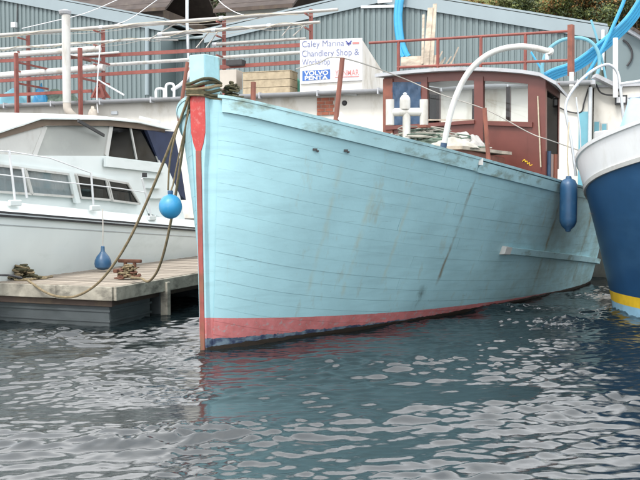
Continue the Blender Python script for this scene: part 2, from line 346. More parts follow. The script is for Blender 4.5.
# ---------------------------------------------------------------- white quayside building
def quay_building():
    aL = along(PF(-60, 100)); aR = along(PF(592, 80)); zb = 1.2
    bo = thing('quay_building', 'long white rendered single-storey building with grey gutter behind the boats', 'building', FA((aL+aR)/2, 0, zb), math.atan2(FD.y, FD.x))
    fr = Frame(bo); L = fr.l
    W = MB()
    W.box(L(FA((aL+aR)/2, 2.5, (zb+ROOFZ-.1)/2)), (aR-aL, 5, ROOFZ-.1-zb)); W.build('wall', mt['render'], bo)
    # roof slab edge and gutter
    s = MB().box(L(FA((aL+aR)/2, 2.42, ROOFZ-.05)), (aR-aL+.16, 5.3, .1)); s.build('roof', mt['gutter'], bo)
    g = MB(); pts = []
    for k in range(9):
        an = math.pi*k/8; pts.append((math.cos(an)*.075, -math.sin(an)*.085))
    a0, a1 = aL, aR-.02
    prof = pts+[(x*.88, y*.88) for x, y in reversed(pts)]
    vs = []
    for aa in (a0, a1): vs += [L(FA(aa, -.31+x, ROOFZ-.02+y)) for x, y in prof]
    n = len(prof); g.add(vs, [(i, (i+1) % n, n+(i+1) % n, n+i) for i in range(n)]); go = g.build('gutter', mt['gutter'], bo, smooth=True)
    for aa in np.arange(aL+1, aR, 1.6):
        MB().box(L(FA(aa, -.29, ROOFZ-.07)), (.035, .2, .16)).build('gutter_bracket', mt['gutter'], go)
    # patch of bare brick
    A = PF(317, 98); B = PF(335, 115); a_, b_ = along(A), along(B); z1, z0 = A.z, B.z
    fr_ = MB().box(L(FA((a_+b_)/2, -.01, (z0+z1)/2)), (b_-a_, .03, z1-z0)); pb = fr_.build('brick_patch', mt['mortar'], bo)
    rows = 5; hb = (z1-z0)/rows
    for r in range(rows):
        x = a_+.01-(0 if r % 2 else .11)
        while x < b_-.03:
            l0, l1 = max(x, a_+.008), min(x+.215, b_-.008)
            if l1-l0 > .03: MB().box(L(FA((l0+l1)/2, -.028-.004*random.random(), z0+hb*(r+.5))), (l1-l0-.012, .03, hb-.014)).build('brick', mt['brick'], pb)
            x += .225
    # low windows and vents along the wall
    for px, py, wpx, hpx in ((115, 113, 7, 3),):
        c = PF(px, py); MB().box(L(c-FN*.02), (.2, .05, .09)).build('vent', mt['galv'], bo)
    # right end: pale blue door, windows with frames, drainpipes, lamp
    c0, c1 = PF(579, 112), PF(588, 165)
    d = MB().box(L(FA((along(c0)+along(c1))/2, -.02, (c0.z+1.25)/2)), (along(c1)-along(c0), .06, c0.z-1.25)).build('door', mt['door'], bo)
    MB().box(L(FA(along(c1)-.05, -.07, 2.2)), (.03, .06, .12)).build('handle', mt['galv'], d)
    dp = MB().tube([L(FA(along(PF(590.5, 90)), -.08, z)) for z in (ROOFZ-.15, 3.2, 1.25)], .045); dp.build('drainpipe', mt['galv'], bo, smooth=True)
    # wall light on small bracket
    # exposed cables
    MB().tube(spline([L(PF(x, y, -.05)) for x, y in ((558, 107), (570, 112), (581, 112), (584, 103), (588, 90), (591, 84))], 5), .018, 5).build('cable', mt['blackr'], bo)
    # pale box with valve at left, mounted on wall
    MB().tube([L(PF(344, 93, -.06)), L(PF(357, 93.5, -.06))], .06, 10).build('pipe_end', mt['galv'], bo)
    MB().lathe([(.06, 0), (.07, .02), (.03, .05)], L(PF(344.5, 103, 0)), 12, L(PF(344.5,103,-1))-L(PF(344.5,103,0))).build('wall_vent', mt['blackr'], bo)
    return bo
quay_building()
# lower extension to the right
def extension():
    aL = along(PF(593, 90)); aR = aL+9; zt = PF(620, 87, .6).z
    bo = thing('side_building', 'white rendered extension with narrow blue windows beside the drainpipe', 'building', FA((aL+aR)/2, .6, 1.2), math.atan2(FD.y, FD.x)); L = Frame(bo).l
    MB().box(L(FA((aL+aR)/2, 2.6, (1.2+zt)/2)), (aR-aL, 4, zt-1.2)).build('wall', mt['render'], bo)
    MB().box(L(FA((aL+aR)/2, 2.6, zt+.03)), (aR-aL+.2, 4.2, .06)).build('roof', mt['gutter'], bo)
    for x0, x1, y0, y1 in ((594.5, 598.5, 122, 160), (602, 606, 124, 160)):
        A, B = PF(x0, y0, .58), PF(x1, y1, .58)
        wn = MB().box(L(FA((along(A)+along(B))/2, .59, (A.z+B.z)/2)), (along(B)-along(A)+.05, .05, A.z-B.z+.05)).build('window', mt['white'], bo)
        MB().box(L(FA((along(A)+along(B))/2, .56, (A.z+B.z)/2)), (along(B)-along(A), .02, A.z-B.z)).build('pane', mt['door'], wn)
    # sloping verge of a low roof at the corner
    MB().bar(L(PF(594, 76, .3)), L(PF(620, 89, .5)), .3, .09).build('verge', mt['gutter'], bo)
    # floodlight
    c = PF(621, 100, .5)
    fl = MB().box(L(c), (.28, .1, .22)).build('floodlight', mt['blackr'], bo)
    MB().box(L(c-FN*.055), (.2, .012, .14)).build('lens', mt['lwhite'], fl)
    MB().bar(L(c+FN*.1), L(c-FN*.04+Vector((0,0,-.16))), .03, .03).build('bracket', mt['blackr'], fl)
    MB().tube(spline([L(PF(x, y, .45)) for x, y in ((596, 84), (600, 92), (608, 95), (616, 94), (619, 86), (618, 80))], 5), .02, 5).build('cable', mt['blackr'], bo)
extension()

# ---------------------------------------------------------------- corrugated sheds
KS = 7.0
def corrugated(a0, a1, zb, top, k, pitch=.19, dep=.04):
    m = MB(); prof = [(0, 0), (.32, 0), (.42, 1), (.9, 1), (1.0, 0)]
    xs = []; a = a0
    while a < a1:
        for t_, h in prof[:-1]:
            if a+t_*pitch <= a1: xs.append((a+t_*pitch, h))
        a += pitch
    xs.append((a1, 0)); vs = []
    for x, h in xs: vs += [FA(x, k-h*dep, zb), FA(x, k-h*dep, top(x))]
    return m.add(vs, [(2*i, 2*i+2, 2*i+3, 2*i+1) for i in range(len(xs)-1)])
def shed(label, name, pk, left, right, wallL, wallR, depth=14.0):
    # left/right: (along, z) of the two eaves, pk: ridge
    zb = ROOFZ-.35
    o = thing(name, label, 'shed', FA((wallL+wallR)/2, KS, zb), math.atan2(FD.y, FD.x)); L = Frame(o).l
    def top(a): 
        if a < pk[0]: return left[1]+(pk[1]-left[1])*(a-left[0])/(pk[0]-left[0])
        return pk[1]+(right[1]-pk[1])*(a-pk[0])/(right[0]-pk[0])
    wb = corrugated(wallL, wallR, zb, lambda a: top(a)-.05, KS); wb.v = [tuple(L(p)) for p in wb.v]; wb.build('wall', mt['clad'], o, fix=False)
    for e0, e1 in ((left, pk), (pk, right)):
        MB().bar(L(FA(e0[0], KS-.1, e0[1]-.14)), L(FA(e1[0], KS-.1, e1[1]-.14)), .05, .4).build('verge_flashing', mt['trim'], o)
        A, B = FA(e0[0], KS-.13, e0[1]+.09), FA(e1[0], KS-.13, e1[1]+.09)
        MB().prism([L(A), L(B), L(B+FN*depth), L(A+FN*depth)], (0, 0, .06)).build('roof', mt['trim'], o)
    for aa in (wallL, wallR):
        MB().prism([L(FA(aa, KS+.02, zb)), L(FA(aa, KS+.02, top(aa)-.06)), L(FA(aa, KS+depth, top(aa)-.06)), L(FA(aa, KS+depth, zb))], L(FA(aa+(.03 if aa == wallL else -.03), KS+.02, zb))-L(FA(aa, KS+.02, zb))).build('side_wall', mt['clad'], o)
    return o, L, top
p1, p2 = PF(230, 28, KS), PF(345, 1, KS); r1, r2 = PF(438, 2, KS), PF(592, 27, KS)
sL = (p2.z-p1.z)/(along(p2)-along(p1)); sR = (r2.z-r1.z)/(along(r2)-along(r1))
ap = (r1.z-p1.z+sL*along(p1)-sR*along(r1))/(sL-sR); PK = (ap, p1.z+sL*(ap-along(p1)))
eR = along(PF(594, 30, KS)); eL = along(PF(205, 34, KS))
so, L, top = shed('large corrugated grey-green shed with blue hose hanging on its gable', 'boat_shed', PK, (eL, PK[1]+sL*(eL-ap)), (eR+.4, PK[1]+sR*(eR+.4-ap)), eL+.2, eR)
# framed roller door panel on the gable
A = PF(361, 7, KS-.1); B = PF(405, 6, KS-.1)
MB().bar(L(A), L(B), .06, .09).build('door_rail', mt['galv'], so)
MB().box(L(PF(385, 1, KS-.12)), (.5, .06, .12)).build('notice', mt['lwhite'], so)
MB().bar(L(PF(362.5, 7, KS-.08)), L(PF(362.5, 70, KS-.08)), .03, .08).build('door_edge', mt['clad'], so)
MB().tube([L(PF(603, 30, KS-.2)), L(PF(603, 70, KS-.2))], .05).build('downpipe', mt['lwhite'], so, smooth=True)
# left shed
q1, q2 = PF(52, 1, KS), PF(158, 21, KS)
s2 = (q2.z-q1.z)/(along(q2)-along(q1)); eR2 = along(PF(163, 22, KS)); ap2 = along(PF(-60, 0, KS)); z2 = lambda a: q1.z+s2*(a-along(q1))
so2, L2, top2 = shed('corrugated grey-green shed with small white wall box behind the mast rack', 'boat_shed', (ap2, z2(ap2)), (ap2-9, z2(ap2)+s2*9), (eR2+.1, z2(eR2+.1)), ap2-8.5, eR2-.1)
MB().tube([L2(PF(147, 28, KS-.15)), L2(PF(147, 95, KS-.15))], .08, 10).build('downpipe', mt['trim'], so2, smooth=True)
MB().tube([L2(PF(187, -12, KS+.6)), L2(PF(187, 22, KS+.6)), L2(PF(189, 70, KS+.6))], .06, 8).build('flue', mt['galv'], so2, smooth=True)
wbx = MB().box(L2(PF(14, 25, KS-.2)), (.2, .16, .2)).build('wall_box', mt['lwhite'], so2); bevel(wbx, .02)
MB().tube([L2(PF(17, 22, KS-.06)), L2(PF(17.5, 0, KS-.06)), L2(PF(17.5, -20, KS-.06))], .02, 6).build('cable', mt['blackr'], so2)
# low grey-green link shed between the two gables
def link_shed():
    a0, a1 = along(PF(160, 60, KS+1.2)), along(PF(232, 60, KS+1.2)); zt = PF(200, 40, KS+1.2).z; zb = ROOFZ-.35
    o = thing('link_shed', 'low corrugated lean-to between the two big sheds', 'shed', FA((a0+a1)/2, KS+1.2, zb), math.atan2(FD.y, FD.x)); L = Frame(o).l
    wb = corrugated(a0, a1, zb, lambda a: zt, KS+1.2); wb.v = [tuple(L(p)) for p in wb.v]; wb.build('wall', mt['clad'], o, fix=False)
    MB().prism([L(FA(a0-.1, KS+.9, zt)), L(FA(a1+.1, KS+.9, zt)), L(FA(a1+.1, KS+4, zt+.7)), L(FA(a0-.1, KS+4, zt+.7))], (0, 0, .05)).build('roof', mt['clad'], o)
link_shed()

# ---------------------------------------------------------------- houses behind the sheds
def house(name, label, a0, a1, k, zb, ze, zr, wallm, chim=False):
    o = thing(name, label, 'house', FA((a0+a1)/2, k, zb), math.atan2(FD.y, FD.x)); L = Frame(o).l
    MB().box(L(FA((a0+a1)/2, k+3, (zb+ze)/2)), (a1-a0, 6, ze-zb)).build('wall', wallm, o)
    for s in (0, 1):
        A = [FA(a0-.4, k-.4+s*6.8, ze-.15), FA(a1+.4, k-.4+s*6.8, ze-.15), FA(a1+.4, k+3, zr), FA(a0-.4, k+3, zr)]
        r = MB().prism([L(p) for p in A], (0, 0, .12)).build('roof', mt['roofbrown'], o)
        if s == 0:
            n = 9
            for i in range(n):
                t0 = i/n; t1 = (i+1.0)/n
                P = lambda t, a: FA(a, k-.4+3.4*t, ze-.03+(zr-ze+.15)*t)
                MB().prism([L(P(t0, a0-.42)), L(P(t0, a1+.42)), L(P(t1, a1+.42)), L(P(t1, a0-.42))], (0, 0, .03+.02*(i % 2))).build('slate_course', mt['roofbrown'], r)
    MB().bar(L(FA(a0-.4, k-.48, ze-.12)), L(FA(a1+.4, k-.48, ze-.12)), .1, .16).build('gutter', mt['timber'], o)
    nw = max(2, int((a1-a0)/2.4))
    for i in range(nw):
        c = FA(a0+(i+.5)*(a1-a0)/nw, k-.02, (zb+ze)/2+.35*(ze-zb)/2)
        wn = MB().box(L(c), (1.0, .08, min(1.1, (ze-zb)*.45))).build('window', mt['stone'], o)
        MB().box(L(c-FN*.05), (.86, .03, min(.95, (ze-zb)*.38))).build('pane', mt['dark'], wn)
    return o
kh = 16.0
e0 = PF(230, 9, kh); e1 = PF(288, 6, kh)
house('cottage', 'pale stone cottage with dark brown eaves behind the lean-to', along(PF(226, 9, kh)), along(e1), kh, ROOFZ-.3, PF(255, 8, kh).z, PF(255, 8, kh).z+2.2, mt['stone'])
kb = 19.0
house('cottage', 'dark timber cottage with brown slate roof behind the left shed', along(PF(40, 20, kb)), along(PF(163, 20, kb)), kb, ROOFZ-.3, PF(120, 12, kb).z, PF(120, 12, kb).z+2.6, mt['timber'])

# ---------------------------------------------------------------- bushes and trees on the hill
def bush(name, label, base, h, wd, mats, n, group=None, leaf=.16, trunk=True, cat='bush'):
    o = thing(name, label, cat, base, 0, group)
    cl = [(Vector((random.gauss(0, .38)*wd, random.gauss(0, .35)*wd, h*(.25+.7*random.random()))), random.uniform(.16, .34)*wd) for _ in range(14)]
    if trunk:
        tb = MB(); tb.tube([(0,0,-.3), (random.uniform(-.1,.1), 0, h*.3), (random.uniform(-.2,.2), .05, h*.65)], [.11*h/3, .08*h/3, .03*h/3], 7)
        for c, r in cl[:8]: tb.tube([(0, 0, h*.15), tuple(c*.55+Vector((0,0,h*.1))), tuple(c)], [.05*h/3, .03*h/3, .008], 5)
        tb.build('trunk', mt['bark'], o, smooth=True)
    for mi, mm in enumerate(mats):
        vs = []; fs = []
        for _ in range(n//len(mats)):
            c, r = random.choice(cl); d = Vector((random.gauss(0, 1), random.gauss(0, 1), random.gauss(0, 1))).normalized()
            p = c+d*r*random.uniform(.55, 1.12); 
            if p.z < .05: continue
            u = Vector((random.gauss(0, 1), random.gauss(0, 1), random.gauss(0, .7))).normalized(); v = u.cross(Vector((random.gauss(0, 1), random.gauss(0, 1), random.gauss(0, 1)))).normalized()
            s = leaf*random.uniform(.6, 1.3); b = len(vs)
            vs += [p-u*s*.5, p+v*s*.28, p+u*s*.5, p-v*s*.28]; fs.append((b, b+1, b+2, b+3))
        MB().add(vs, fs).build('crown' if mi == 0 else 'foliage', mm, o, fix=False)
    return o
def hill_pt(px, k): 
    r = ray(px, 0); kk = (Vector((0, FY0, 0))+FN*k).dot(FN)/r.dot(FN); p = Vector((0,0,CAMZ))+r*kk; p.z = hillz(k); return p
bs = [(452, 29.5, 1.2, 1.5, ('leafm',)), (480, 29.5, 1.4, 1.6, ('leafm', 'leafo')), (508, 29, 1.5, 1.6, ('leafm',)), (535, 28.5, 2.3, 1.6, ('leafd', 'leafm')), (556, 28, 2.7, 1.7, ('leafm', 'leafo')), (578, 28, 3.2, 1.8, ('leafd', 'leafm')), (600, 27.5, 3.0, 1.8, ('leafd', 'leafo')), (622, 27, 3.4, 1.9, ('leafd', 'leafm')), (640, 27, 3.6, 2.0, ('leafo', 'leafd')), (662, 27, 3.6, 2.0, ('leafd',))]
bl = ['low bright green bush on the grassy bank above the shed roof', 'low mixed green and russet bush on the bank above the shed roof', 'low fresh green bush beside the taller hill shrubs', 'first dark green shrub where the bank shrubs grow taller', 'yellow-green shrub with russet leaves above the shed eave', 'dark green shrub behind the end of the shed eave', 'dark shrub with rusty leaves behind the blue pipes', 'tall dark green shrub behind the blue pipe bundle', 'tall russet shrub behind the bent blue pipes', 'tall plain dark green shrub at the far end of the bank']
for (px, k, h, wd, mm), lb in zip(bs, bl): bush('shrub', lb, hill_pt(px, k)-Vector((0,0,.2)), h, wd, [mt[q] for q in mm], 5200, 'shrubs on the bank', .15)
for (px, k, h, wd), lb in zip(((178, 28.5, 5.5, 2.6), (212, 28, 5.0, 2.4), (300, 29, 5.0, 2.6)), ('dark tree behind the left cottage gable', 'dark tree between the two cottages', 'dark tree beyond the stone cottage')):
    bush('tree', lb, hill_pt(px, k), h, wd, [mt['leafd'], mt['bark']], 7000, 'trees behind the sheds', .2, cat='tree')

# ---------------------------------------------------------------- railings, mast racks, masts and clutter on the roof
def bar_on(px0, py0, px1, py1, k0, k1, L, wd=.07, ht=.07): return MB().bar(L(PF(px0, py0, k0)), L(PF(px1, py1, k1)), wd, ht)
# mast rack, left
KR = .9
rk = thing('mast_rack', 'red steel rack along the roof edge holding stored masts', 'rack', FA(along(PF(150, 80, KR)), KR, ROOFZ), math.atan2(FD.y, FD.x)); L = Frame(rk).l
for y0, y1 in ((61, 45), (81, 62)): bar_on(-12, y0+.6, 303, y1, KR, KR, L, .06, .1).build('rail', mt['redrail'], rk)
bar_on(-12, 96, 92, 91, KR, KR, L, .06, .09).build('rail', mt['redrail'], rk)
for px, yt in ((28, 33), (103, 26), (224, 17), (311, 9)):
    b_ = PF(px, 60, KR+.35)
    po = MB().bar(L(FA(along(b_), KR+.35, ROOFZ-.3)), L(PF(px, yt, KR+.35)), .09, .07, FD).build('post', mt['redrail'], rk)
    for yy in (yt+3, yt+17, yt+36):
        c = PF(px, yy, KR+.35); MB().bar(L(c+Vector((0,0,-.13))), L(c-FN*.5+Vector((0,0,-.13))), .04, .04).build('arm', mt['redrail'], po)
for px, yt in ((16, 53), (80, 48)):
    MB().bar(L(FA(along(PF(px, 60, -.5)), -.5, 1.2)), L(PF(px, yt, -.5)), .1, .08, FD).build('front_post', mt['redrail'], rk)
    for yy in (yt+9, yt+30): 
        c = PF(px, yy, -.5); MB().bar(L(c), L(c+FN*1.5), .06, .05).build('arm', mt['redrail'], rk)
bar_on(92, 97, 99, 83, KR, KR, L, .05, .06).build('brace', mt['redrail'], rk); bar_on(104, 97, 99, 83, KR, KR, L, .05, .06).build('brace', mt['redrail'], rk)
MB().prism([L(PF(90, 98, KR+.1)), L(PF(111, 98, KR+.1)), L(PF(101, 84, KR+.1))], L(PF(90,98,KR+.13))-L(PF(90,98,KR+.1))).build('gusset', mt['redrail'], rk)

def mast(name, label, x0, y0, x1, y1, k, r, m, fittings=True, taper=.7):
    A, B = PF(x0, y0, k), PF(x1, y1, k); o = thing(name, label, 'mast', A, 0, 'masts stored on the rack'); f_ = Frame(o); A, B = f_.l(A), f_.l(B)
    P = [A.lerp(B, i/10) for i in range(11)]
    MB().tube(P, [r*(1-(1-taper)*max(0, (i-5)/5)) for i in range(11)], 12).build('tube', m, o, smooth=True)
    D = (B-A).normalized()
    MB().tube([A.lerp(B, .01)-D*.04, A.lerp(B, .01)+D*.1], r*1.15, 12).build('foot_casting', mt['galv'], o)
    if fittings:
        for t_ in (.36, .7):
            c = A.lerp(B, t_)
            MB().tube([c-D*.06, c+D*.06], r*1.18, 12).build('collar', mt['galv'], o)
        MB().tube(spline([A.lerp(B, t_)+Vector((0, -r*1.3, -.02-.06*math.sin(t_*22))) for t_ in np.linspace(.05, .9, 26)], 2), .007, 5).build('halyard', mt['ropepale'], o)
        MB().tube(spline([A.lerp(B, t_)+Vector((0, -r*1.5, -.05-.1*abs(math.sin(t_*9+x0)))) for t_ in np.linspace(.1, .95, 20)], 3), .006, 5).build('halyard', mt['wire'], o)
    return o
mast('mast', 'longest pale mast lying on top of the red rack', -14, 36.5, 338, 9.5, KR+.15, .06, mt['alu'])
mast('mast', 'thin white mast on second tier of the rack', -14, 50, 170, 37, KR+.3, .04, mt['white'])
mast('mast', 'grey spar with blunt end lying just below the longest mast', 158, 34.5, 320, 22, KR, .055, mt['alu'])
mast('mast', 'thick white boom stub on the rack beside the flue', -14, 56.5, 100, 48.5, KR, .085, mt['white'], False, 1)
mast('mast', 'thin grey spar above the upper red rail near the sign', 213, 44.5, 306, 38.5, KR+.2, .05, mt['alu'], False)
mast('mast', 'thick white mast between the two red rails', -14, 76.5, 104, 67.5, KR+.05, .095, mt['white'], False, 1)
mast('mast', 'slim white mast between the red rails running to the sign', 84, 66.5, 302, 52.5, KR+.3, .05, mt['white'], False, 1)
mast('mast', 'short white spar end lying across the rack by the flue', 70, 56, 119, 52.3, KR-.1, .04, mt['white'], False)

# flue pipe against the wall
fl = thing('flue_pipe', 'tall white flue pipe with dark cowl rising past the mast rack', 'flue', FA(along(PF(67, 110, -.75)), -.75, 1.2)); f_ = Frame(fl); L = f_.l
c = PF(66, 60, -.75); r = .115
MB().tube([L(PF(66, 15, -.75)), L(PF(66.3, 60, -.75)), L(PF(67, 103, -.75))], r, 16).build('pipe', mt['white'], fl, smooth=True)
t_ = PF(65, 12, -.75); tl = L(t_)
MB().lathe([(.1, -.1), (.15, -.06), (.17, .0), (.17, .03), (.05, .07)], tl, 16).build('cowl', mt['gutter'], fl)
MB().tube(spline([L(PF(67, 103, -.75)), L(PF(67.5, 109, -.75)), L(PF(71, 114, -.7)), L(PF(76, 118, -.5)), L(PF(82, 121, 0))], 5), r*.95, 14).build('bend', mt['stone'], fl, smooth=True)
MB().box(L(PF(66.3, 55, -.72)+FN*.6), (.05, 1.2, .05), FD).build('bracket', mt['rust'], fl)

# right hand railing
KR2 = .5
rr = thing('railing', 'red pipe railing on the roof edge in front of the large shed', 'railing', FA(along(PF(470, 70, KR2)), KR2, ROOFZ), math.atan2(FD.y, FD.x)); L = Frame(rr).l
for (x0, y0, x1, y1) in ((369, 43, 571, 31), (397, 67.5, 571, 60)): MB().tube([L(PF(x0, y0, KR2)), L(PF(x1, y1, KR2))], .035, 10).build('rail', mt['redrail'], rr, smooth=True)
for px in (398.5, 438, 481, 525.5):
    yt = 43-(px-369)/202*12; b_ = PF(px, yt, KR2); MB().bar(L(FA(along(b_), KR2, ROOFZ-.02)), L(b_), .06, .06, FD).build('post', mt['redrail'], rr)
b_ = PF(571, 25, KR2); MB().bar(L(PF(571, 76, KR2)), L(b_), .15, .12, FD).build('post', mt['orange'], rr)
tag(bevel(MB().bar(PF(571.5, 74, KR2-.06), PF(571.5, 88, KR2-.9), .11, .1, FD).build('railing_bracket', mt['white'], None), .005), 'white painted bracket at the foot of the orange railing post', 'bracket')
# planks on end in the railing corner
for i, (x0, y0, x1, y1, wd) in enumerate(((426, 60, 430.5, 8, .14), (431, 62, 435, 4, .1), (422.5, 58, 423.5, 15, .06))):
    o = MB().bar(PF(x0, y0+6, KR2+.3), PF(x1, y1, KR2+1.0+.1*i), wd, .035, FN).build('plank', mt['wood'])
    tag(o, ('wide weathered plank standing on end behind the railing', 'taller narrow weathered plank beside the wide one behind the railing', 'thin grey lath leaning beside the weathered planks')[i], 'plank', 'planks leaning by the railing')
for i in range(6):
    x = 433+i*3.2; o = MB().bar(PF(x, 69, KR2+.25), PF(x+random.uniform(4, 16), 69-random.uniform(8, 22), KR2+.35), .03, .03).build('stick', mt['wood'])
    tag(o, 'thin offcut stick poking up behind the railing', 'stick', 'offcut sticks behind the railing')
# timber sheet leaning in the corner
tag(MB().prism([PF(401, 68, KR2+.3), PF(437, 66, KR2+.3), PF(437, 55, KR2+.6), PF(401, 57, KR2+.6)], FN*.05).build('board_stack', mt['wood']), 'stack of weathered boards lying behind the railing below the blue hose', 'boards')
# blue hose hanging on the gable
def pipe(name, label, pts, r, m, cat='pipe', group=None, n=8, seg=8):
    return tag(MB().tube(spline(pts, seg), r, n).build(name, m, None, smooth=True), label, cat, group)
ho = thing('hose', 'bright blue flat hose hanging down the shed gable', 'hose', PF(401, 58, KS-.5)); L = Frame(ho).l
for dx in (-1.4, 1.4):
    MB().tube(spline([L(PF(x+dx*(1 if y < 50 else 1.6), y, KS-.3)) for x, y in ((401, -8), (399, 4), (398, 18), (399, 32), (401, 44), (404, 54), (406, 57))], 5), .1, 9).build('hose_run', mt['bluepipe'], ho, smooth=True)
# big blue pipes on the right
KP = 1.6
base = [(520, 84), (548, 77), (575, 66), (595, 52), (614, 36), (630, 20), (643, 0), (652, -22), (664, -44), (684, -52), (706, -36), (716, 10), (720, 60)]
for i in range(4):
    off = (i-1.5)*2.6
    pts = []
    for j, (x, y) in enumerate(base): pts.append(PF(x+off*.6, y+off*.75, KP+.05*i))
    pts[-1].z = ROOFZ-.25; pts[0].z = ROOFZ-.2
    pipe('water_pipe', 'thick sky blue pipe in the bundle arching up over the roof', pts, .055, mt['bluepipe'], 'pipe', 'bundle of blue pipes')
pipe('water_pipe', 'blue pipe standing steeper than the bundle beside the white pole', [PF(x, y, KP-.1) for x, y in ((585, 78), (596, 60), (606, 42), (615, 22), (622, 6), (630, -14), (644, -34), (668, -40), (690, -20), (700, 40), (703, 84))], .045, mt['bluepipe'], 'pipe')
pipe('water_pipe', 'pale blue pipe loop arching behind the orange post', [PF(x, y, KP-.2) for x, y in ((545, 84), (542, 68), (547, 52), (558, 42), (572, 38), (585, 39), (594, 45), (599, 56), (598, 72), (590, 86))], .045, mt['door'], 'pipe')
pipe('water_pipe', 'thin pale blue pipe end standing up in the middle of the loop', [PF(x, y, KP+.1) for x, y in ((606, 80), (603, 64), (599, 46), (595, 32), (591, 20))], .03, mt['door'], 'pipe')
pipe('water_pipe', 'thin blue pipe offcut leaning behind the white davit end', [PF(x, y, KP+.1) for x, y in ((531, 52), (537, 62), (543, 72), (548, 80))], .025, mt['bluepipe'], 'pipe')
tag(MB().tube([PF(631-.5-.0, 100, 1.0) if False else FA(along(PF(631, 60, 1.0)), 1.0, 1.2), PF(631, 35, 1.0)], .0, 3).build('x', mt['white']) if False else MB().tube([FA(along(PF(616, 60, .3)), .3, PF(616, 89, .3).z-.2), PF(615.5, 38, .3)], .06, 10).build('white_pole', mt['lwhite'], None, smooth=True), 'plain white pole standing on the corner below the blue pipes', 'pole')
# neighbouring dark roof at the right edge
def lean_roof():
    o = thing('grey_store', 'grey painted store with dark tiled verge beyond the white pole', 'shed', FA(along(PF(660, 80, 4.0)), 4, ROOFZ-.3), math.atan2(FD.y, FD.x)); L = Frame(o).l
    A, B = PF(622, 27, 4), PF(660, 50, 4); a0 = along(PF(606, 60, 4)); zb = ROOFZ-.6
    MB().prism([L(FA(a0, 4, zb)), L(FA(along(B)+2, 4, zb)), L(FA(along(B)+2, 4, B.z-1.0)), L(A-Vector((0,0,.12))), L(FA(a0, 4, A.z-.3))], L(FA(a0, 8, zb))-L(FA(a0, 4, zb))).build('wall', mt['clad'], o)
    D = (B-A); n = 9
    MB().bar(L(A), L(B+D*.6), .5, .1).build('verge', mt['gutter'], o)
    for i in range(n):
        c = A+D*(i/n*1.4); MB().bar(L(c+Vector((0,0,.09))-FN*.05), L(c+D*.17+Vector((0,0,.07))-FN*.05), .55, .07).build('tile', mt['roofbrown'], o)
    MB().tube(spline([L(PF(x, y, 3.95)) for x, y in ((623, 40), (628, 44), (632, 52), (631, 60), (627, 66))], 5), .03, 6).build('cable', mt['blackr'], o)
lean_roof()

# ---------------------------------------------------------------- sign
def sign():
    k = .15
    TL, TR, BR, BL = PF(300, 40, k), PF(362, 38, k), PF(362, 80, k), PF(300, 84, k)
    o = thing('shop_sign', 'white chandlery shop sign board with blue and red maker panels', 'sign', (BL+BR)/2, math.atan2(FD.y, FD.x)); L = Frame(o).l
    b = MB().prism([L(p) for p in (BL, BR, TR, TL)], L(BL+FN*.05)-L(BL)).build('board', mt['signw'], o)
    def txt(s, px, py, hpx, wpx, m, name='lettering', bold=0.0, par=o, kk=None):
        cu = bpy.data.curves.new('text', 'FONT'); cu.body = s; cu.size = 1; cu.offset = bold
        tmp = bpy.data.objects.new('text', cu); COL.objects.link(tmp); bpy.context.view_layer.update()
        me = bpy.data.meshes.new_from_object(tmp.evaluated_get(bpy.context.evaluated_depsgraph_get()))
        bpy.data.objects.remove(tmp)
        n = len(me.vertices); co = np.empty(n*3); me.vertices.foreach_get('co', co); co = co.reshape(-1, 3)
        x0, x1 = co[:, 0].min(), co[:, 0].max(); capH = .69
        kq = kk or (k-.012)
        A = PF(px, py, kq); Bx = PF(px+wpx, py-wpx*.035, kq); U = PF(px, py-hpx, kq)
        ex = (Bx-A)/(x1-x0); ez = (U-A)/capH
        me.vertices.foreach_set('co', np.array([L(A+ex*(q[0]-x0)+ez*q[1]) for q in co]).ravel()); me.update()
        me.materials.append(m); ob = bpy.data.objects.new(name, me); COL.objects.link(ob); ob.parent = par; return ob
    txt('Caley Marina', 302, 47.2, 6.2, 42, mt['ltext'], bold=-.006)
    txt('Chandlery Shop &', 302, 56.8, 6.4, 57, mt['ltext'], bold=-.006)
    txt('Workshop', 302, 65.3, 6.2, 28, mt['ltext'], bold=-.006)
    P = [PF(302.3, 71, k-.012), PF(330, 69.3, k-.012), PF(330, 78.8, k-.012), PF(302.3, 81, k-.012)]
    pn = MB().prism([L(p) for p in P], L(P[0]+FN*.01)-L(P[0])).build('blue_panel', mt['lblue'], o)
    txt('VOLVO', 304.2, 75.4, 4.0, 24, mt['lwhite'], 'panel_lettering', .03, pn, k-.02)
    txt('PENTA', 304.8, 80.0, 3.8, 23, mt['lwhite'], 'panel_lettering', .03, pn, k-.02)
    txt('YANMAR', 335, 75.8, 5.6, 24, mt['lred'], bold=.005)
    MB().bar(L(PF(335, 77.2, k-.012)), L(PF(359, 76.2, k-.012)), .006, .02).build('red_underline', mt['lred'], o)
    for x, y, x2, y2 in ((345.8, 41, 349, 44), (351.5, 40.6, 348.5, 44), (348.6, 43, 348.8, 45.6), (346.5, 43.8, 351.2, 43.4)):
        MB().bar(L(PF(x, y, k-.012)), L(PF(x2, y2, k-.012)), .006, .028).build('emblem_stroke', mt['lnavy'], o)
    MB().bar(L(PF(352.5, 43, k-.012)), L(PF(359, 42.6, k-.012)), .006, .05).build('emblem_stroke', mt['lred'], o)
    # wedge shaped white housing behind the board
    ap_ = PF(356, 36.5, k+.06)
    w0, w1 = PF(300, 84, k+.06), PF(362, 81, k+.06); t0, t1 = PF(300, 41, k+.06), PF(361.5, 38.5, k+.06)
    dp = 5.0
    w0.z = w1.z = ROOFZ
    V = [L(p) for p in (w0, w1, t1, t0, w0+FN*dp, w1+FN*dp)]
    MB().add(V, [(0,1,2,3),(1,5,2),(0,3,4),(3,2,5,4),(0,4,5,1)]).build('housing', mt['crate'] if False else mt['render'], o)
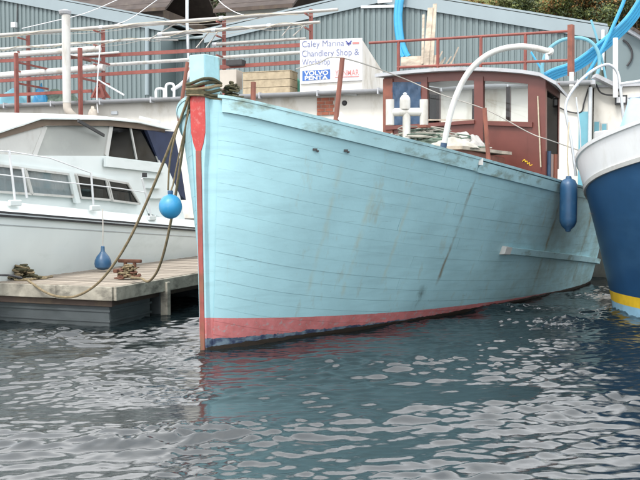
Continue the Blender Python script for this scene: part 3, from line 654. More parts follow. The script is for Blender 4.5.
sign()

# clutter on the roof edge
cr = thing('wooden_crate', 'straw coloured wooden crate on the roof edge left of the sign', 'crate', PF(266, 90, .2), math.atan2(FD.y, FD.x)); L = Frame(cr).l
c0, c1 = PF(243, 73, .2), PF(290, 87.5, .2); xa, xb = along(c0), along(c1); z0, z1 = ROOFZ-.0, c0.z
for j, (kk, th) in enumerate(((.2, .03), (.75, .03))):
    for i in range(3): MB().box(L(FA((xa+xb)/2, kk, z0+(z1-z0)*(i+.5)/3)), (xb-xa, th, (z1-z0)/3-.012)).build('slat', mt['crate'], cr)
for xx in (xa, xb):
    for i in range(3): MB().box(L(FA(xx, .475, z0+(z1-z0)*(i+.5)/3)), (.03, .51, (z1-z0)/3-.012)).build('slat', mt['crate'], cr)
MB().box(L(FA((xa+xb)/2, .475, z1+.012)), (xb-xa+.04, .6, .02)).build('lid', mt['crate'], cr)
# green tarpaulin heap
def heap(name, label, cat, c, sx, sy, sz, m, seed, n=26):
    r_ = np.random.default_rng(seed); ph = r_.uniform(0, 6, 12); vs = []; fs = []
    for i in range(n):
        for j in range(n):
            u = -1+2*i/(n-1); v = -1+2*j/(n-1); rr_ = max(0, 1-(u*u+v*v))
            z = rr_**.6*(1+.3*math.sin(4*u+ph[0])*math.cos(5*v+ph[1]))+.12*rr_**.3*math.sin(11*u+ph[2]+3*v)*math.sin(9*v+ph[3])
            vs.append(c+FD*(u*sx)+FN*(v*sy)+Vector((0, 0, max(0, z)*sz-.02)))
    fs = [(i*n+j, (i+1)*n+j, (i+1)*n+j+1, i*n+j+1) for i in range(n-1) for j in range(n-1)]
    return tag(MB().add(vs, fs).build(name, m, None, smooth=True, fix=False), label, cat)
heap('tarpaulin', 'crumpled green tarpaulin tucked beside the shop sign', 'tarpaulin', FA(along(PF(288, 80, .9)), 1.05, ROOFZ), .55, .3, .6, mt['greentarp'], 1)
heap('tarpaulin', 'crumpled teal tarpaulin under the mast rack rails', 'tarpaulin', FA(along(PF(12, 95, 1.6)), 1.7, ROOFZ), 1.1, .4, .55, mt['door'], 2)
heap('tarpaulin', 'small bright blue tarpaulin under the rack near the red post', 'tarpaulin', FA(along(PF(35, 92, 1.0)), 1.25, ROOFZ), .28, .2, .62, mt['fender'], 3)
heap('net_heap', 'dark green heap of netting on the roof by the flue', 'net', FA(along(PF(58, 92, 1.4)), 1.5, ROOFZ), .9, .35, .5, mt['net'], 4)
heap('sail_bag', 'grey sail bag lying on the roof behind the stem post', 'bag', FA(along(PF(205, 92, .7)), .8, ROOFZ), .5, .3, .3, mt['alu'], 5)
tag(bevel(MB().box(PF(231, 77, .5)+Vector((0,0,-.08)), (.5, .4, .5), FD).build('cardboard_box', mt['stone']), .01), 'pale cardboard box standing between stem post and crate', 'box')
tag(bevel(MB().box(PF(236, 63, .8), (.48, .3, .15), FD).build('black_crate', mt['blackr']), .01), 'black plastic tray resting on the lower red rail', 'tray')
# small U brackets / white stand frames on the edge
for i, (px, py, h) in enumerate(((160, 93.5, .28), (170, 91, .4))):
    A = PF(px-4, py, .1); B = PF(px+4, py-.5, .1); A.z = B.z = ROOFZ
    tag(MB().tube(spline([A, A+Vector((0,0,h*.8)), A.lerp(B, .25)+Vector((0,0,h)), A.lerp(B, .75)+Vector((0,0,h)), B+Vector((0,0,h*.8)), B], 5), .035, 8).build('hoop', mt['lwhite'], None, smooth=True), ('small white hoop on the roof edge', 'taller white hoop on the roof edge nearer the stem post')[i], 'hoop')
pipe('drain_pipe', 'white pipe bent off the roof edge beside the stem post', [PF(x, y, .3) for x, y in ((172, 90), (180, 85), (187, 78), (191, 70))], .05, mt['lwhite'])
for i, (x0, y0, x1, y1, k) in enumerate(((98, 80, 124, 95, .5), (100, 45, 97, 112, -.3))):
    if i == 0: tag(MB().tube([PF(x0, y0, k), PF(x1, y1, k)], .025, 7).build('prop_stick', mt['lwhite']), 'white prop leaning down to the roof edge by the red brace', 'prop')
    else: pipe('rope_fall', 'white rope hanging from the rack down to the wall', [PF(x0, y0, k), PF(99, 60, k), PF(97.5, 80, k), PF(97, 100, k), PF(98, 113, k)], .018, mt['lwhite'], 'rope')
heap('rope_bundle', 'pale tangled bundle hanging at the red post against the wall', 'rope', FA(along(PF(90, 112, -.5)), -.35, PF(90, 116, -.4).z), .16, .12, .24, mt['stone'], 8)
# yellow pad on the wall and overhead wires
for i, pts in enumerate((((22, 28.5), (50, 22), (86, 13), (126, -4)), ((104, 28), (128, 20), (150, 5), (165, -6)), ((215, -4), (225, 6), (240, 14), (262, 18)))):
    pipe('stay_wire', ('pale stay wire rising from the wall box past the flue', 'pale stay wire rising over the left shed roof', 'pale stay wire hanging down before the stone cottage')[i], [PF(x, y, KR+.2) for x, y in pts], .012, mt['lwhite'], 'wire', None, 5)
for i, (x0, y0, x1, y1) in enumerate(((196, 48, 212, 28), (206, 48, 219, 30), (282, 36, 290, 26), (178, 40, 156, 40), (293, 36, 306, 24), (147, 41, 178, 22))):
    tag(MB().tube([PF(x0, y0, KR), PF(x1, y1, KR+.2)], .018, 6).build('spreader_bar', mt['alu']), 'thin aluminium spreader poking out among the stored masts', 'spreader', 'loose spreaders among the masts')

# ---------------------------------------------------------------- the pale blue wooden boat
TH = math.radians(32); S0 = onz(206, 351, 0)
boat = thing('wooden_boat', 'old pale blue wooden fishing boat with red brown wheelhouse', 'boat', S0, math.pi/2-TH)
BF = Frame(boat)
LB = 13.0
sh_s = [-.2, 0, .3, .7, 1.2, 2, 3, 4, 5, 6, 7, 8, 9, 10.5, 12, 13.2]
sh_z = [2.93, 2.89, 2.785, 2.68, 2.58, 2.448, 2.322, 2.216, 2.125, 2.046, 1.975, 1.915, 1.885, 1.89, 1.95, 2.02]
def sheer(s): return float(np.interp(s, sh_s, sh_z))
def sheer(s, _x=np.array(sh_s), _z=np.array(sh_z)):   # smoothed table
    return float(np.mean([np.interp(s+d, _x, _z) for d in (-.25, -.12, 0, .12, .25)]))
def stern(s): 
    if s <= 9.0: return 1.0
    t_ = min(1, (s-9.0)/(LB-9.0)); return max(0.0, 1-t_**2.3)**.6
def bw(s): return float(np.interp(s, [0, .4, 1.37, 3.15, 5.88, 8.38, 9.95, 14], [.035, .16, .42, .89, 1.31, 1.53, 1.56, 1.56]))
def bsh(s): s = max(s, 0); return .035+2.0*(1-(1-min(s/7, 1))**2.7)**.61
def stem_s(z): return -.024*z
def hb(s, z):      # half breadth of hull at station s (from the stem line at that height)
    zs = sheer(s); t_ = z/zs; q = max(0, s-stem_s(z))
    wl = bw(q); sh = bsh(q)
    if t_ >= 0: b = wl+(sh-wl)*min(1.05, t_)**.85
    else: b = wl*max(.2, 1+z*.9)
    return max(.03, b*stern(s))
def hp(s, z, side=1, d=0.0):   # side 1 = port (-y), d = offset outward
    e = .02; b = hb(s, z); db = (hb(s+e, z)-hb(max(s-e, stem_s(z)), z))/(2*e); n = Vector((-db, 1)).normalized() if abs(db) < 6 else Vector((-.97, .24))
    return Vector((s+n.x*d, -side*(b+n.y*d), z))
def svals(s0, s1, n):
    return [s0+(s1-s0)*((i/n)**1.6) for i in range(n+1)] if s0 < .3 else [s0+(s1-s0)*i/n for i in range(n+1)]
# inner shell
def shell():
    mb = MB(); ss = svals(0, LB-.02, 70); nz = 14
    for side in (1, -1):
        vs = []
        for s in ss:
            for j in range(nz+1):
                z = -.5+(sheer(s)-.02+.5)*j/nz; ss_ = s+stem_s(z)*(1-min(1, s/3))
                vs.append(hp(ss_, z, side, -.012))
        mb.add(vs, [(i*(nz+1)+j, (i+1)*(nz+1)+j, (i+1)*(nz+1)+j+1, i*(nz+1)+j+1) for i in range(len(ss)-1) for j in range(nz)])
    return mb.build('hull', mt['hull'], boat, smooth=True)
hull = shell()
SH_STRAKE = .15
def offs(i, s): return SH_STRAKE+i*.158*(1-.012*min(s, 9))
def plank(i, s0, s1, side, j):
    gap = .0005+.001*random.random()**2; zmin = -.32; n = max(6, int((s1-s0)*5)); ss = svals(s0, s1, n); vs = []; pr = random.uniform(-.001, .002)
    use = []
    for s in ss:
        zs = sheer(s); zt = zs-offs(i, s)-gap; zb_ = zs-offs(i+1, s)+gap
        if zt < zmin+.04: break
        use.append((s, zt, max(zb_, zmin)))
    if len(use) < 3: return
    m = MB()
    for s, zt, zb_ in use:
        for z, d in ((zt, -.02), (zt, pr), (zt*.67+zb_*.33, pr), (zt*.33+zb_*.67, pr), (zb_, pr), (zb_, -.02)):
            s_ = s+stem_s(z)*(1-min(1, s/3)); vs.append(hp(s_, z, side, d))
    K_ = 6
    m.add(vs, [(a*K_+b, (a+1)*K_+b, (a+1)*K_+b+1, a*K_+b+1) for a in range(len(use)-1) for b in range(K_-1)]+[tuple(range(K_)), tuple((len(use)-1)*K_+b for b in reversed(range(K_)))])
    m.build('plank', mt['hull'], hull, smooth=True)
for side in (1, -1):
    for i in range(19):
        if side == 1:
            cuts = [.05]+sorted(random.uniform(2.2+((i*37) % 5)*.5, 3.0+((i*37) % 5)*.5)+q for q in (0, 4.2))+[LB-.1]
        else: cuts = [.05, LB-.1]
        for j in range(len(cuts)-1): plank(i, cuts[j]+.002, cuts[j+1]-.002, side, j)
# sheer strake (proud band), cap rail, bulwark inside, deck
def band(name, zt, zb_, d0, d1, m, s0, s1, side, n=60, parent=boat):
    mb = MB(); vs = []
    for s in svals(s0, s1, n):
        zs = sheer(s); a, b = zs+zt, zs+zb_
        for z, d in ((a, d0), (a, d1), (b, d1), (b, d0)):
            s_ = s+stem_s(z)*(1-min(1, s/3)); vs.append(hp(s_, z, side, d))
    N = len(vs)//4
    mb.add(vs, [(4*i+k, 4*(i+1)+k, 4*(i+1)+(k+1) % 4, 4*i+(k+1) % 4) for i in range(N-1) for k in range(4)]+[(0,1,2,3), (4*N-1, 4*N-2, 4*N-3, 4*N-4)])
    return mb.build(name, m, parent, smooth=True)
for side in (1, -1):
    band('sheer_strake', 0, -SH_STRAKE, -.02, .032, mt['cap'], .07, 3.55, side)
    band('sheer_strake', -.01, -SH_STRAKE-.01, -.02, .03, mt['cap'], 3.57, LB-.1, side)
    band('cap_rail', .035, .002, -.12, .04, mt['cap'], .05, LB-.1, side)
    band('bulwark', -.0, -.9, -.07, -.045, mt['hull'], .3, LB-.4, side, 50)
# deck
def deckz(s): return sheer(s)-.78
mb = MB(); vs = []
ds = svals(.5, LB-.6, 40)
for s in ds:
    b = hb(s, deckz(s))-.05; vs += [(s, -b, deckz(s)), (s, 0, deckz(s)+.05), (s, b, deckz(s))]
mb.add(vs, [(3*i+k, 3*(i+1)+k, 3*(i+1)+k+1, 3*i+k+1) for i in range(len(ds)-1) for k in (0, 1)]).build('deck', mt['wood'], boat, fix=False)
# aft rubbing strake with white patched end
def rub(s0, s1, z0, z1, m, d, hh, name, par):
    vs = []; n = 24
    for i in range(n+1):
        s = s0+(s1-s0)*i/n; z = z0+(z1-z0)*i/n
        for zz, dd in ((z+hh, 0), (z+hh*.8, d), (z-hh*.8, d), (z-hh, 0)): vs.append(hp(s, zz, 1, dd))
    return MB().add(vs, [(4*i+k, 4*(i+1)+k, 4*(i+1)+(k+1) % 4, 4*i+(k+1) % 4) for i in range(n) for k in range(4)]+[(0,1,2,3), (4*n+3, 4*n+2, 4*n+1, 4*n)]).build(name, m, par)
rb = rub(5.15, 11.0, .95, .42, mt['cap'], .08, .06, 'rubbing_strake', boat)
rub(5.1, 5.3, .955, .935, mt['white'], .086, .068, 'strake_end_cap', rb)
# stem post with head, red facing
def stem():
    zt = BF.l(onplane(197, 56, BF.w((0, 0, 0)), Vector((0, 1, 0)))).z
    st = MB(); Z = [(-.5, .05, .10), (.0, .05, .1), (1.6, .055, .11), (2.1, .07, .12), (2.35, .1, .13), (2.6, .108, .14), (2.95, .108, .14), (zt, .108, .14)]
    vs = []
    for z, hw, dp in Z:
        s = stem_s(z); vs += [(s-.05, -hw, z), (s-.05, hw, z), (s+dp*1.6, hw, z), (s+dp*1.6, -hw, z)]
    st.add(vs, [(4*i+k, 4*i+4+k, 4*i+4+(k+1) % 4, 4*i+(k+1) % 4) for i in range(len(Z)-1) for k in range(4)]+[(0,1,2,3), tuple(4*(len(Z)-1)+k for k in (3,2,1,0))])
    so_ = bevel(st.build('stem_post', mt['hull'], boat), .008)
    MB().hexa([(stem_s(2.95)-.03, -.114, 2.93), (stem_s(2.95)+.21, -.114, 2.93), (stem_s(2.95)+.21, -.1, 2.93), (stem_s(2.95)-.03, -.1, 2.93), (stem_s(zt)-.03, -.114, zt-.01), (stem_s(zt)+.21, -.114, zt-.01), (stem_s(zt)+.21, -.1, zt-.01), (stem_s(zt)-.03, -.1, zt-.01)]).build('head_side', mt['bluewood'], so_)
    zr = 3.02
    def face(name, Z, m, d0=-.05, d1=-.058):
        vs = []
        for z, hw in Z:
            s = stem_s(z); vs += [(s+d0, -hw, z), (s+d1, -hw, z), (s+d1, hw, z), (s+d0, hw, z)]
        return MB().add(vs, [(4*i+k, 4*i+4+k, 4*i+4+(k+1) % 4, 4*i+(k+1) % 4) for i in range(len(Z)-1) for k in range(4)]+[(0,1,2,3), tuple(4*(len(Z)-1)+k for k in (3,2,1,0))]).build(name, m, so_)
    face('red_stem_facing', [(2.28, .036), (2.36, .07), (2.48, .1), (2.6, .104), (zr, .104)], mt['redstem'])
    face('head_facing', [(zr, .104), (zt-.01, .104)], mt['bluetop'])
    face('stem_band', [(-.4, .03), (.6, .03), (2.28, .036)], mt['stemlow'], -.05, -.064)
    return zt
ZT = stem()
# apron between stem and planking
# wheelhouse (front plane at s = 7)
WS = 7.0
axw = Vector((math.sin(TH), math.cos(TH), 0)); wp0 = BF.w((WS, 0, 0))
def WP(px, py, d=0.0): return BF.l(onplane(px, py, wp0-axw*d, axw))
wh = MB()
house_ = None
Lp = [WP(*q) for q in ((386, 78), (430, 74), (465, 72), (505, 74), (543, 79))]
base = deckz(7)
fl_, frt = WP(386, 130).y, WP(544, 130).y      # starboard edge, port edge (y values)
def wall_piece(name, poly, m, th=.06, par=boat):
    return MB().prism(poly, (th, 0, 0)).build(name, m, par)
zl = {}
# lower panels (three boards split by posts)
lowT = [(392, 127), (424, 122.5), (478, 121.5), (530, 124)]
def quad(name, x0, x1, yt0, yt1, yb0, yb1, m, d=0.0, th=.05, par=None):
    P = [WP(x0, yb0, d), WP(x1, yb1, d), WP(x1, yt1, d), WP(x0, yt0, d)]
    return MB().prism([(p.x, p.y, p.z) for p in P], (th, 0, 0)).build(name, m, par or wheel)
wheel = MB().prism([(WS+.02, WP(386, 100).y, base-.1), (WS+.02, WP(545, 100).y, base-.1), (WS+1.8, -1.2, base-.1), (WS+1.8, 1.1, base-.1)], (0, 0, .1)).build('wheelhouse', mt['brown'], boat)
Yd = 215
quad('front_panel', 386, 474, 127, 122, Yd, Yd, mt['brown'], 0, .05)
quad('front_panel', 485, 545, 122, 125, Yd, Yd, mt['brown'], 0, .05)
quad('post', 383, 392.5, 79, 78.5, 133, 133, mt['orange'], .03, .09)
quad('post', 420.5, 427, 77, 77, 128, 128, mt['brown'], .02, .08)
quad('post', 474, 483, 76, 76.5, Yd, Yd, mt['brown'], .02, .09)
quad('post', 528, 545.5, 78, 80, Yd, Yd, mt['brown'], .015, .08)
quad('sill', 385, 474, 126, 120, 130, 123.5, mt['brown'], .06, .1)
quad('sill', 484, 532, 121, 122, 125, 127, mt['brown'], .06, .1)
# top beam, cambered
tb = MB(); tops = [(384, 77.5), (410, 74.5), (440, 72.2), (468, 71.2), (500, 72.3), (525, 74.5), (546, 78)]
vs = []
for x, y in tops:
    a, b = WP(x, y, .0), WP(x, y+9, .0); vs += [a, b, a+Vector((.07, 0, 0)), b+Vector((.07, 0, 0))]
tb.add(vs, [(4*i, 4*i+1, 4*i+5, 4*i+4) for i in range(6)]+[(4*i+2, 4*i+6, 4*i+7, 4*i+3) for i in range(6)]+[(4*i+1, 4*i+3, 4*i+7, 4*i+5) for i in range(6)]).build('top_beam', mt['brown'], wheel)
# windows
for x0, x1, yt0, yt1, yb0, yb1 in ((427, 474.5, 81, 80.5, 120.5, 120.5), (483, 528.5, 80.5, 82, 121.5, 123)):
    gp = quad('window_pane', x0, x1, yt0, yt1, yb0, yb1, mt['glass'], -.03, .006)
    quad('window_bead', x0, x1, yb0-1.2, yb1-1.2, yb0, yb1, mt['wood'], .0, .02, gp)
# tarp over the port light
n = 14; vs = []
for i in range(n+1):
    for j in range(n+1):
        p = WP(392+29*i/n, 82+43*j/n, .025); vs.append(p+Vector((-.02*math.sin(i*1.3+j*.9)*math.sin(j*.5)-.012*math.sin(i*2.7-j*1.1), 0, 0)))
MB().add(vs, [(i*(n+1)+j, (i+1)*(n+1)+j, (i+1)*(n+1)+j+1, i*(n+1)+j+1) for i in range(n) for j in range(n)]).build('window_tarpaulin', mt['tarp'], wheel, smooth=True, fix=False)
# sides (tapering aft), back wall with openings
pF, pA = WP(545, 100).y, -1.32; sF, sA = WP(385, 100).y, 1.15
zside = WP(545, 78).z; zA = zside-.02
def side(yF, yA, zt, nm):
    D = Vector((1.75, yA-yF, 0)); A = Vector((WS+.05, yF, 0)); zs1 = base+1.35
    MB().prism([A+Vector((0,0,base)), A+D+Vector((0,0,base)), A+D+Vector((0,0,zs1)), A+Vector((0,0,zs1))], (0, .05*(1 if yF < 0 else -1), 0)).build('side_panel', mt['brown'], wheel)
    for t_ in (.02, .3, .62, .98):
        MB().bar(A+D*t_+Vector((0,0,base)), A+D*t_+Vector((0,0,zt)), .07, .06).build('side_post', mt['brown'], wheel)
    MB().bar(A+Vector((0,0,zt-.06)), A+D+Vector((0,0,zt-.06)), .06, .14).build('side_beam', mt['brown'], wheel)
    MB().prism([A+D*.03+Vector((0,0,zs1)), A+D*.97+Vector((0,0,zs1)), A+D*.97+Vector((0,0,zt-.1)), A+D*.03+Vector((0,0,zt-.1))], (0, .006, 0)).build('side_pane', mt['glassk'], wheel)
side(pF+.04, pA, zside-.03, 'port'); side(sF-.04, sA, WP(385, 79).z-.02, 'starboard')
xA = WS+1.78
MB().box((xA, (pA+sA)/2, base+.55), (.05, sA-pA, 1.1)).build('back_panel', mt['white'], wheel)
for yy in (pA+.02, -.35, .35, sA-.02): MB().box((xA, yy, base+1.1+.8), (.07, .08, 1.6)).build('back_post', mt['brown'], wheel)
# roof: cambered slab
vs = []; NR = 12
yl, yr = WP(380, 80).y, WP(557, 80).y
rtops = tops+[(557, 86)]
zc = lambda y: float(np.interp(y, sorted([WP(x, yy).y for x, yy in rtops]), [z for _, z in sorted([(WP(x, yy).y, WP(x, yy).z) for x, yy in rtops])]))
for i in range(NR+1):
    y = yr+(yl-yr)*i/NR; z = zc(y)
    taper = lambda x: 1-.22*(x-WS)/2.0
    for x in (WS-.16, WS+2.0):
        k_ = taper(x); vs += [(x, y*k_, z+.0), (x, y*k_, z+.06)]
MB().add(vs, [q for i in range(NR) for q in ((4*i, 4*i+4, 4*i+6, 4*i+2), (4*i+1, 4*i+3, 4*i+7, 4*i+5), (4*i, 4*i+1, 4*i+5, 4*i+4), (4*i+2, 4*i+6, 4*i+7, 4*i+3))]+[(0,2,3,1), (4*NR, 4*NR+1, 4*NR+3, 4*NR+2)]).build('roof', mt['cap'] if False else mt['gutter'], wheel)
MB().tube([(WS-.02, pF+.12, zside-.3), (WS-.06, pF+.04, zside-1.5)], .012, 6).build('handrail', mt['ropepale'], wheel)
for i, (yy, mm) in enumerate(((pF-.05, 'tarp'), (pF-.13, 'orange'))): MB().tube([(WS+.1+.1*i, yy, sheer(7)-.4), (WS+.1+.1*i, yy, base+1.35-.05*i)], .035, 8).build('side_pipe', mt[mm], wheel)
# yellow letters by the wheelhouse door
MB().tube(spline([WP(x, y, .012) for x, y in ((522.5, 161.5), (524.5, 159.5), (525.5, 162), (527, 161), (527.5, 164), (529.5, 162.5), (530, 165.5), (532.5, 164.5))], 4), .007, 5).build('yellow_mark', mt['yellow'], wheel)
# casing and coaming before the wheelhouse
cz = 2.5
cs = MB().hexa([(4.6, -1.15, deckz(5)), (6.5, -1.15, deckz(6)), (6.5, .9, deckz(6)), (4.6, .9, deckz(5)), (4.6, -1.15, cz), (6.5, -1.15, cz-.08), (6.5, .9, cz-.08), (4.6, .9, cz)]).build('engine_casing', mt['orange'], boat)
bevel(cs, .02)
MB().box((5.55, -.12, cz+.0), (2.1, 2.2, .05)).build('casing_top', mt['wood'], cs)
# T-shaped twin vent
VS = 5.0; vp0 = BF.w((VS, 0, 0))
def VP(px, py): return BF.l(onplane(px, py, vp0, Vector((0, 1, 0)).normalized()))
vt = MB().tube([VP(406.5, 146), VP(406.5, 112)], .063, 14).build('vent_pipe', mt['white'], boat, smooth=True)
MB().tube([VP(390, 112.8), VP(393, 112.3), VP(419, 112), VP(422, 112.5)], [.05, .066, .066, .05], 14).build('cross_pipe', mt['white'], vt, smooth=True)
for x, a, b in ((390, 99.5, 125), (424, 99.5, 125)): MB().tube([VP(x, a), VP(x, b)], .068, 14).build('end_pipe', mt['white'], vt, smooth=True)
MB().lathe([(.085, -.13), (.085, .0), (.08, .05), (.05, .09), (.02, .1)], VP(405, 101), 16).build('cowl', mt['white'], vt, smooth=True)
MB().lathe([(.025, 0), (.035, .03), (.01, .05)], VP(405, 95.5), 10).build('knob', mt['galv'], vt)
MB().box(VP(424, 126.5), (.16, .16, .04)).build('pipe_foot', mt['orange'], vt)
# curved davit
dp0 = BF.w((3.9, -1.15, 0))
def DPt(px, py): return BF.l(onplane(px, py, dp0, Vector((.18, 1, 0)).normalized()))
dv = MB().tube(spline([DPt(*q) for q in ((441, 160), (444, 145), (448.5, 122), (454, 102), (462, 83), (472, 68), (486, 56), (502, 49), (520, 46.5), (535, 48), (549, 51.5))], 6), .042, 14).build('davit', mt['white'], boat, smooth=True)
MB().tube([DPt(440.3, 166), DPt(444, 143)], .047, 14).build('davit_base', mt['tarp'], dv, smooth=True)
MB().lathe([(.05, -.03), (.062, 0), (.05, .03)], DPt(549.5, 51.6), 12, (1, 0, -.3)).build('end_flange', mt['white'], dv)
MB().tube([DPt(547, 53), DPt(547, 60)], .03, 8).build('shackle', mt['galv'], dv)
# bulwark stanchions
def on_rail(px, py, s): return BF.l(onplane(px, py, BF.w(hp(s, sheer(s), 1, -.05)), Vector((0, 1, 0))))
sts = [(253, 104, 253.5, 82, .45, .03), (335, 128, 342.5, 58, 1.2, .03), (489, 167, 484.5, 108, 3.9, .032)]
for x0, y0, x1, y1, s, r in sts: MB().tube([on_rail(x0, y0, s), on_rail(x1, y1, s)], r, 8).build('stanchion', mt['orange'], boat)
MB().prism([on_rail(333, 125, 1.2), on_rail(338, 128, 1.2), on_rail(340.5, 121, 1.2), on_rail(335.5, 117, 1.2)], (.0, .02, 0)).build('stanchion_plate', mt['orange'], boat)
MB().prism([on_rail(338.5, 119, 1.15), on_rail(343, 124, 1.15), on_rail(346, 117.5, 1.15), on_rail(341, 112, 1.15)], (0, .01, 0)).build('paper_tag', mt['lwhite'], boat)
MB().tube([BF.l(ony(179, 121, 10.75)), BF.l(ony(187.5, 62, 10.75))], .022, 8).build('stanchion', mt['orange'], boat)
MB().box(hp(3.56, sheer(3.56)-.02, 1, .03), (.07, .04, .09), (.8, -.6, 0)).build('strake_joint_block', mt['white'], boat)
# hawse bolts on the topsides
for px, py, s in ((313.5, 150, 1.0), (347, 151.5, 1.5)):
    p = BF.l(onplane(px, py, BF.w(hp(s, 2.2, 1, 0)), Vector((.1, 1, 0)).normalized())); 
    q = min((hp(a, z, 1, .003) for a in np.linspace(.3, 3, 60) for z in (p.z,)), key=lambda v: abs(BF.w(v).x/BF.w(v).y-(px-320)/F))
    MB().box(q, (.05, .03, .025), (.7, -.7, 0)).build('plank_bolt', mt['blackr'], boat)
    MB().box(q+Vector((.03, -.02, -.018)), (.02, .03, .02), (.7, -.7, 0)).build('plank_bolt', mt['blackr'], boat)

# stay from the stanchion to the wheelhouse
W0 = BF.w(on_rail(342.5, 58, 1.2))
pipe('stay_wire', 'thin wire stay running from the leaning orange stanchion past the wheelhouse windows', [ony(296, 69, 15.0), ony(318, 63, 13.0), W0, BF.w(WP(400, 77, 2.0)), BF.w(WP(440, 94, 1.5)), BF.w(WP(487, 110, 1.0)), BF.w(WP(530, 133, .6)), BF.w(WP(558, 143, .2)), PF(640, 172, -2)], .009, mt['wire'], 'wire', None, 5)
# nets heaped on the casing
def tangle(name, label, cat, frame_pt, sx, sy, sz, m_list, n, r, X=(1,0,0), seed=1, group=None):
    o = thing(name, label, cat, frame_pt, 0, group); R_ = random.Random(seed); X = Vector(X).normalized(); Y = Vector((-X.y, X.x, 0))
    for mi, mm in enumerate(m_list):
        mb = MB()
        for _ in range(n):
            c = Vector((max(-.8, min(.8, R_.gauss(0, .36))), max(-.8, min(.8, R_.gauss(0, .36))), 0)); c.z = max(.05, (1-min(1, c.length**1.4))*R_.uniform(.15, 1)); pts = []
            a0 = R_.uniform(0, 6.3); rad = R_.uniform(.1, .34); tl = (R_.uniform(-.6, .6), R_.uniform(-.6, .6))
            for i in range(10):
                a = a0+i*.6; u = c.x+rad*math.cos(a)*(1+.2*math.sin(3*a)); v = c.y+rad*math.sin(a)
                z = max(.03, c.z+.4*rad*(math.cos(a)*tl[0]+math.sin(a)*tl[1]))
                pts.append(X*(u*sx)+Y*(v*sy)+Vector((0, 0, z*sz)))
            mb.tube(spline(pts, 3), r, 5)
        mb.build('strands' if mi == 0 else 'loose_strands', mm, o, smooth=True, fix=False)
    return o
A = BF.w((5.55, -.1, cz+.02))
tg = tangle('fishing_net', 'heap of green and white fishing net on the casing before the wheelhouse', 'net', A, .95, .75, .4, [mt['net'], mt['netpale']], 120, .011, FD, 3)
n = 22; vs = []
for i in range(n):
    for j in range(n):
        u = -1+2*i/(n-1); v = -1+2*j/(n-1); z = max(0, 1-u*u-v*v)**.7*(.3+.06*math.sin(7*u+2)*math.cos(6*v)); vs.append(FD*u*.95+FN*v*.7+Vector((0,0,z-.03)))
MB().add(vs, [(i*n+j, (i+1)*n+j, (i+1)*n+j+1, i*n+j+1) for i in range(n-1) for j in range(n-1)]).build('net_core', mt['net'], tg, smooth=True, fix=False)
cl = heap('rag', 'dirty white cloth lying on the casing beside the davit', 'cloth', BF.w((4.95, -.85, cz+.03)), .42, .25, .14, mt['netpale'], 21)
heap('rag', 'grey folded sheet lying on the net heap below the window', 'cloth', BF.w((5.7, -.75, cz+.03)), .35, .2, .26, mt['alu'], 22)

# rope turns round the stem head
rt = thing('rope_lashing', 'mossy green rope lashed in turns round the stem head', 'rope', BF.w((.05, 0, 2.95))); RL = Frame(rt).l
for i in range(6):
    z = 2.9+i*.028; hw = .122+.012*(i % 2); pts = []
    for k in range(25):
        a = 2*math.pi*k/24; cx, cy = math.cos(a), math.sin(a)
        e = 1/max(abs(cx), abs(cy))**.75
        pts.append(RL(BF.w((stem_s(z)+.065+.165*cx*e, hw*cy*e, z+.012*math.sin(a*2+i)+.03*math.sin(a+i*.7)))))
    MB().tube(pts, .018, 7).build('turn', mt['ropegreen'] if i % 3 else mt['rope'], rt, smooth=True)
ta = tangle('rope_tangle', 'dark mossy rope ends bunched behind the stem head', 'rope', BF.w((.32, -.12, 2.9)), .16, .13, .2, [mt['ropegreen']], 26, .012, FD, 9)

# ---------------------------------------------------------------- pontoon
PE = Vector((.335, .942, 0)).normalized(); PW = Vector((-PE.y, PE.x, 0)); PT = .55
PC = onz(114, 286.5, PT)
def PP(e, w_, z): return PC+PE*e+PW*w_+Vector((0, 0, z-PT))
pn = thing('pontoon', 'weathered timber finger pontoon on grey floats beside the white cruiser', 'pontoon', PP(0, 1.1, 0), math.atan2(PE.y, PE.x)); L = Frame(pn).l
PL, PWD = 11.0, 2.35
me0 = None
nb = int(PL/.15)
for i in range(nb):
    if me0 is None:
        o = bevel(MB().box((0, 0, 0), (.142, PWD, .035)).build('deck_board', mt['plankw'], pn), .004); me0 = o.data
    else:
        o = bpy.data.objects.new('deck_board', me0); COL.objects.link(o); o.parent = pn
    o.location = L(PP(.085+i*.15, PWD/2+random.uniform(-.006, .006), PT-.0175+random.uniform(-.003, .003)))
def pbox(name, e, w_, z, se, sw, sz, m, b=.008): return bevel(MB().box(L(PP(e, w_, z)), (se, sw, sz)).build(name, m, pn), b)
pbox('end_fascia', -.025, .45, PT-.1, .05, .9-.004, .19, mt['fascia']); pbox('end_fascia', -.02, 1.65, PT-.1, .05, 1.49, .18, mt['fascia'])
for i in range(4): pbox('side_fascia', 1.35+i*2.75, -.025, PT-.1, 2.74, .05, .19, mt['fascia']); pbox('side_fascia', 1.35+i*2.75, PWD+.025, PT-.1, 2.74, .05, .19, mt['fascia'])
pbox('bearer', .06, PWD/2, PT-.24, .08, PWD-.1, .09, mt['timber']); pbox('bearer', PL/2, .15, PT-.24, PL-.3, .08, .09, mt['timber']); pbox('bearer', PL/2, PWD-.2, PT-.24, PL-.3, .08, .09, mt['timber'])
for e in (.62, 4.0, 7.4, 10.2):
    fo = pbox('float', e, PWD/2-.05, .11, 1.1, PWD-.34, .5, mt['float'], .03)
    for z in (.06, .2): MB().box(L(PP(e, PWD/2-.05, z)), (1.13, PWD-.31, .03)).build('float_rib', mt['float'], fo)
    bevel(MB().box(L(PP(e+.9, .25, .16)), (.22, .3, .5)).build('float_lug', mt['float'], fo), .02)
pbox('pile_guide', 1.35, -.03, .22, .1, .12, .55, mt['fascia'])
